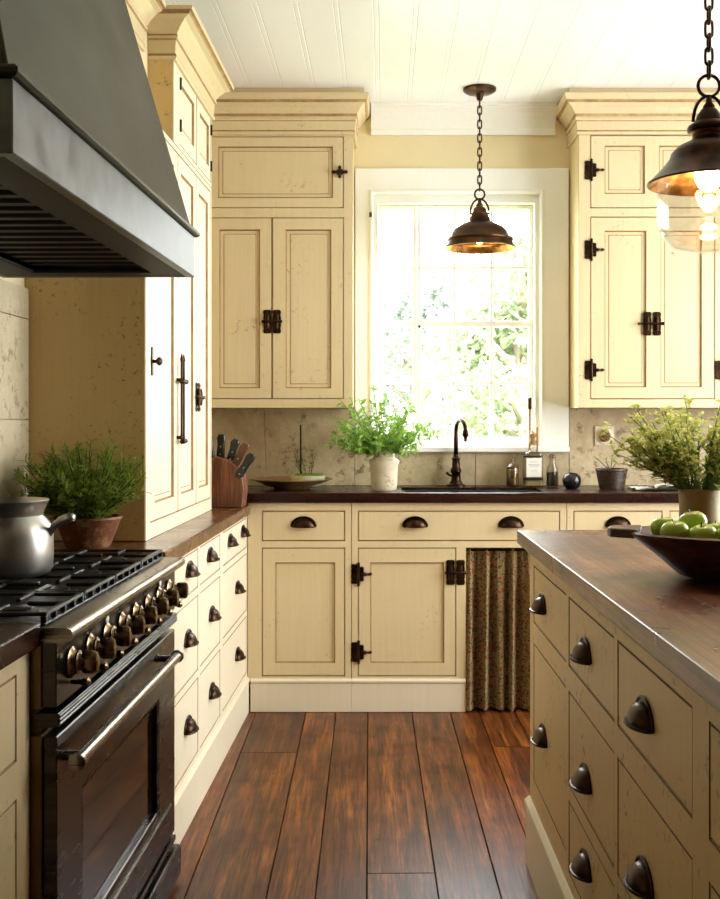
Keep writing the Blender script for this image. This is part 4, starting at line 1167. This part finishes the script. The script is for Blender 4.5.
def jars():
    c = (.582, 4.892, .9145); r = thing('lidded_jar', c, 'small glass jar with glass knob lid and amber contents by the sink', 'jar')
    mb = MB(); mb.lathe([(.022, 0), (.027, .004), (.029, .03), (.029, .078), (.026, .088), (.024, .088), (.0265, .076), (.0265, .01)], c, 24); mb.build('jar', [M['jar_glass']], r, smooth='auto')
    mb = MB(); mb.lathe([(.020, .006), (.025, .010), (.026, .074), (.022, .078)], c, 24); mb.build('contents', [M['amber']], r, smooth='auto')
    mb = MB(); mb.lathe([(.028, .088), (.028, .092), (.020, .100), (.008, .106), (.006, .110), (.010, .116), (.008, .123), (.001, .125)], c, 20); mb.build('lid', [M['jar_glass']], r, smooth='auto')
    c = Vector((.676, 4.905, .9145)); r = thing('spirit_bottle', c, 'clear square bottle with white label and brass cork near the window', 'bottle')
    mb = MB(); prof = [(.040, 0), (.044, .004), (.045, .02), (.045, .135), (.040, .150), (.018, .162), (.014, .168), (.014, .182), (.016, .184), (.016, .19)]
    def sq(a, z, k=4.5, n=28):
        o = []
        for i in range(n):
            t = 2*PI*i/n; ca, sa = math.cos(t), math.sin(t); o.append((c.x+a*math.copysign(abs(ca)**(2/k), ca), c.y+a*.8*math.copysign(abs(sa)**(2/k), sa), c.z+z))
        return o
    mb.rings([sq(a, z, 4.5 if a > .03 else 2) for a, z in prof]); b = mb.build('glass', [M['jar_glass']], r, smooth='auto')
    mb = MB(); mb.rings([sq(.041, .006), sq(.041, .045)]); mb.build('contents', [M['paleliq']], r, smooth='auto')
    mb = MB(); mb.box(c.x-.034, c.x+.034, c.y-.0385, c.y-.0372, c.z+.045, c.z+.130)
    lb = mb.build('label', [M['label']], r)
    for z, w in ((.112, .018), (.100, .026), (.094, .022), (.072, .014)):
        mb = MB(); mb.box(c.x-w, c.x+w, c.y-.0389, c.y-.03855, c.z+z, c.z+z+.0018); mb.build('print_line', [M['labelink']], lb)
    mb = MB(); mb.rings([sq(.0458, .030), sq(.0458, .042)]); mb.build('dark_band', [M['darkliq']], r, smooth='auto')
    mb = MB(); mb.rings([sq(.0458, .133), sq(.0458, .141)]); mb.build('dark_band', [M['darkliq']], r, smooth='auto')
    mb = MB(); mb.lathe([(.013, .1905), (.017, .194), (.017, .205), (.012, .212), (.012, .222), (.016, .228), (.016, .238), (.006, .246), (.006, .252)], c, 16); mb.build('cork', [M['cork']], r, smooth='auto')
    mb = MB(); mb.tube([(c.x+.020, c.y+.0, c.z+.16), (c.x+.020, c.y+.0, c.z+.27)], .0035, 8); mb.build('stirrer', [M['cork']], r, smooth=True)
    p = Vector((.668, 4.952, .9145)); r = thing('wooden_brush', p, 'tall slim wooden brush with dark tip standing behind the labelled bottle', 'brush')
    mb = MB(); mb.lathe([(.010, 0), (.010, .01), (.006, .02), (.0055, .34), (.0065, .35)], p, 12); mb.build('handle', [M['stickwood']], r, smooth='auto')
    mb = MB(); mb.lathe([(.008, .35), (.009, .36), (.009, .40), (.007, .405)], p, 12); mb.build('bristles', [M['bronze']], r, smooth='auto')
    c = (.763, 4.895, .9145); r = thing('oil_bottle', c, 'small clear bottle half full of dark oil beside the labelled bottle', 'bottle')
    mb = MB(); mb.lathe([(.024, 0), (.028, .004), (.028, .07), (.025, .085), (.015, .105), (.013, .125), (.016, .128), (.016, .142), (.012, .145)], c, 24); mb.build('glass', [M['jar_glass']], r, smooth='auto')
    mb = MB(); mb.lathe([(.022, .005), (.0255, .008), (.0255, .066)], c, 20); mb.build('contents', [M['darkliq']], r, smooth='auto')
    mb = MB(); mb.lathe([(.0115, .128), (.0115, .150), (.008, .153)], c, 14); mb.build('stopper', [M['jar_glass']], r, smooth='auto')
    c = (.827, 4.755, .9145); mb = MB(); mb.lathe([(.020, 0), (.026, .002), (.038, .018), (.042, .036), (.038, .054), (.024, .067), (.014, .070), (.012, .066), (.018, .06)], c, 30)
    tag(mb.build('round_vase', [M['ceramic_black']], smooth='auto', base=c), 'small round black ceramic vase on the dark counter', 'vase')
    rnd = random.Random(2); c = Vector((1.0, 4.745, .9145)); r = thing('basket_planter', c, 'dark woven basket pot with a small green sprout under the socket', 'planter')
    pr = []
    for i in range(13):
        z = .006*i; q = .052+.014*i/12; pr += [(q+.0025, z+.001), (q+.0025, z+.0045), (q-.001, z+.0058)]
    pr += [(.070, .078), (.072, .083), (.070, .089), (.063, .089), (.061, .07)]
    mb = MB(); mb.lathe(pr, c, 40); mb.build('basket', [M['basket']], r, smooth='auto')
    mb = MB(); mb.lathe([(.061, .072), (.060, .076), (.001, .080)], c, 20); mb.build('soil', [M['soil']], r)
    st, lf = MB(), MB()
    for k, (dx, ln) in enumerate(((-.9, .085), (-.3, .05), (.2, .045), (.6, .04))):
        pts = curve(c+Vector((-.005, 0, .076)), (dx, 0, 1.0), ln, .15, 4, rnd, .15); st.tube(pts, .002, 5)
        for s in range(3): lf.leaf(pts[-1], Vector((dx+rnd.uniform(-.6, .6), rnd.uniform(-.5, .5), rnd.uniform(-.2, .6))), .022, .012)
    st.build('stems', [M['sprig']], r); lf.build('leaves', [M['moss']], r, recalc=False)
    # folded cloth
    mb = MB(); rnd = random.Random(6); n, m = 18, 10; 
    for lay, (x0, x1, y0, y1, z) in enumerate(((1.075, 1.325, 4.60, 4.78, .916), (1.16, 1.325, 4.61, 4.77, .922))):
        tops = []
        for off in (0, .004):
            V = [[mb.v((x0+(x1-x0)*i/n, y0+(y1-y0)*j/m+.006*math.sin(i*.8), z+off+.004*math.sin(i*.5+j*.4)*(.3+lay)+.003*math.sin(j*.9+i*.2)+.003+(.006 if lay else 0)*math.sin(PI*i/n))) for i in range(n+1)] for j in range(m+1)]
            for j in range(m):
                for i in range(n): mb.f([V[j][i], V[j][i+1], V[j+1][i+1], V[j+1][i]])
    tag(mb.build('folded_cloth', [M['linen']], smooth=True, recalc=False, base=(1.2, 4.69, .9145)), 'folded white linen cloth on the counter behind the island vase', 'cloth')
jars()

# ------------------------------------------------------------------ outside the window
mb = MB(); mb.box(-14, 14, 5.6, 26, -.6, -.5); struct(mb.build('ground', [M['lawn']]))
def tree(x, y, h, rad, seed, mat, label, n=3600):
    rnd = random.Random(seed); r = thing('garden_tree', (x, y, -.5), label, 'tree', 'trees outside the window')
    mb = MB(); mb.tube([(x, y, -.5), (x+.05, y, h*.35), (x-.04, y+.05, h*.7), (x, y, h)], [.13, .10, .06, .02], 8)
    for k in range(9):
        a = rnd.uniform(0, 6.28); z = h*rnd.uniform(.3, .75); mb.tube([(x, y, z), (x+rad*.45*math.cos(a), y+rad*.45*math.sin(a), z+rad*.35), (x+rad*.8*math.cos(a), y+rad*.8*math.sin(a), z+rad*.5)], [.05, .03, .01], 5)
    mb.build('trunk', [M['bark']], r, smooth=True)
    mb = MB(); cl = []
    for k in range(34):
        v = Vector((rnd.gauss(0, 1), rnd.gauss(0, 1), rnd.gauss(0, 1))).normalized()*rnd.uniform(.3, 1); cl.append(Vector((x+v.x*rad, y+v.y*rad, h*.62+v.z*h*.42)))
    for k in range(n):
        c = rnd.choice(cl); p = c+Vector((rnd.gauss(0, .16), rnd.gauss(0, .16), rnd.gauss(0, .14)))*rad
        mb.leaf(p, Vector((rnd.uniform(-1, 1), rnd.uniform(-1, 1), rnd.uniform(-.8, .6))), rnd.uniform(.07, .14), rnd.uniform(.05, .08), Vector((rnd.uniform(-1, 1), rnd.uniform(-1, 1), .5)))
    mb.build('foliage', [mat], r, recalc=False)
tree(.35, 11.5, 2.7, 1.2, 1, M['tree2'], 'bushy greyish tree seen low through the middle window panes')
tree(1.15, 8.9, 2.7, .95, 2, M['tree1'], 'pale green tree seen through the right window panes')
tree(-1.4, 14.2, 3.3, 1.3, 3, M['tree1'], 'faint pale tree seen through the left window panes')
tree(1.3, 16.5, 5.0, 1.9, 4, M['tree2'], 'tall hazy tree farthest behind the window, upper right panes')

# ------------------------------------------------------------------ set the left run and island at their slight angles
def turn(objs, piv, ang):
    Rm = Matrix.Rotation(ang, 4, 'Z')
    for o in objs:
        p = piv+Rm.to_3x3() @ (Vector(o.location)-piv); o.location = p; o.rotation_euler.z += ang
turn(LEFT, PL, AL); turn(ISL, PI_, AI)

# ------------------------------------------------------------------ light
wd = bpy.data.worlds.new('sky'); S.world = wd; wd.use_nodes = True
nt = wd.node_tree; bg = nt.nodes['Background']
tc = N(nt, 'ShaderNodeTexCoord'); sp = N(nt, 'ShaderNodeSeparateXYZ'); nt.links.new(tc.outputs['Generated'], sp.inputs[0])
c = ramp(nt, sp.outputs['Z'], [(.0, (.78, .82, .84, 1)), (.02, (.97, .985, 1.0, 1)), (1.0, (.86, .94, 1.0, 1))])
nt.links.new(c, bg.inputs['Color']); bg.inputs['Strength'].default_value = 7.0

def portal(loc, rot, sx, sy):
    l = bpy.data.lights.new('window_daylight', 'AREA'); l.shape = 'RECTANGLE'; l.size, l.size_y = sx, sy
    l.cycles.is_portal = True
    o = bpy.data.objects.new('window_daylight', l); COL.objects.link(o); o.location = loc; o.rotation_euler = rot
portal((.335, YW+.14, 1.68), (-PI/2, 0, 0), .80, 1.18)
for a, b in RW: portal((XR+.14, (a+b)/2, 1.55), (0, PI/2, 0), 1.6, b-a)
def lamp(loc, e, rad, c):
    l = bpy.data.lights.new('lamp_glow', 'POINT'); l.energy = e; l.shadow_soft_size = rad; l.color = c
    o = bpy.data.objects.new('lamp_glow', l); COL.objects.link(o); o.location = loc
lamp((.752, 2.50, 1.70), 3.0, .03, (1, .72, .42))

# ------------------------------------------------------------------ camera
cam = bpy.data.cameras.new('camera'); co = bpy.data.objects.new('camera', cam); COL.objects.link(co)
co.location = (0, 0, H); co.rotation_euler = (PI/2, 0, 0)
cam.sensor_fit = 'AUTO'; cam.sensor_width = 36; cam.lens = 1080/899*36
cam.shift_x = -24/899; cam.shift_y = -30.5/899; cam.clip_start = .05
S.camera = co
S.view_settings.view_transform = 'Standard'; S.view_settings.look = 'None'; S.view_settings.gamma = 1
S.view_settings.use_curve_mapping = False; S.view_settings.exposure = 1.78
S.cycles.use_denoising = True; S.cycles.max_bounces = 10; S.cycles.diffuse_bounces = 6; S.cycles.transparent_max_bounces = 16
S.cycles.caustics_reflective = False; S.cycles.caustics_refractive = False
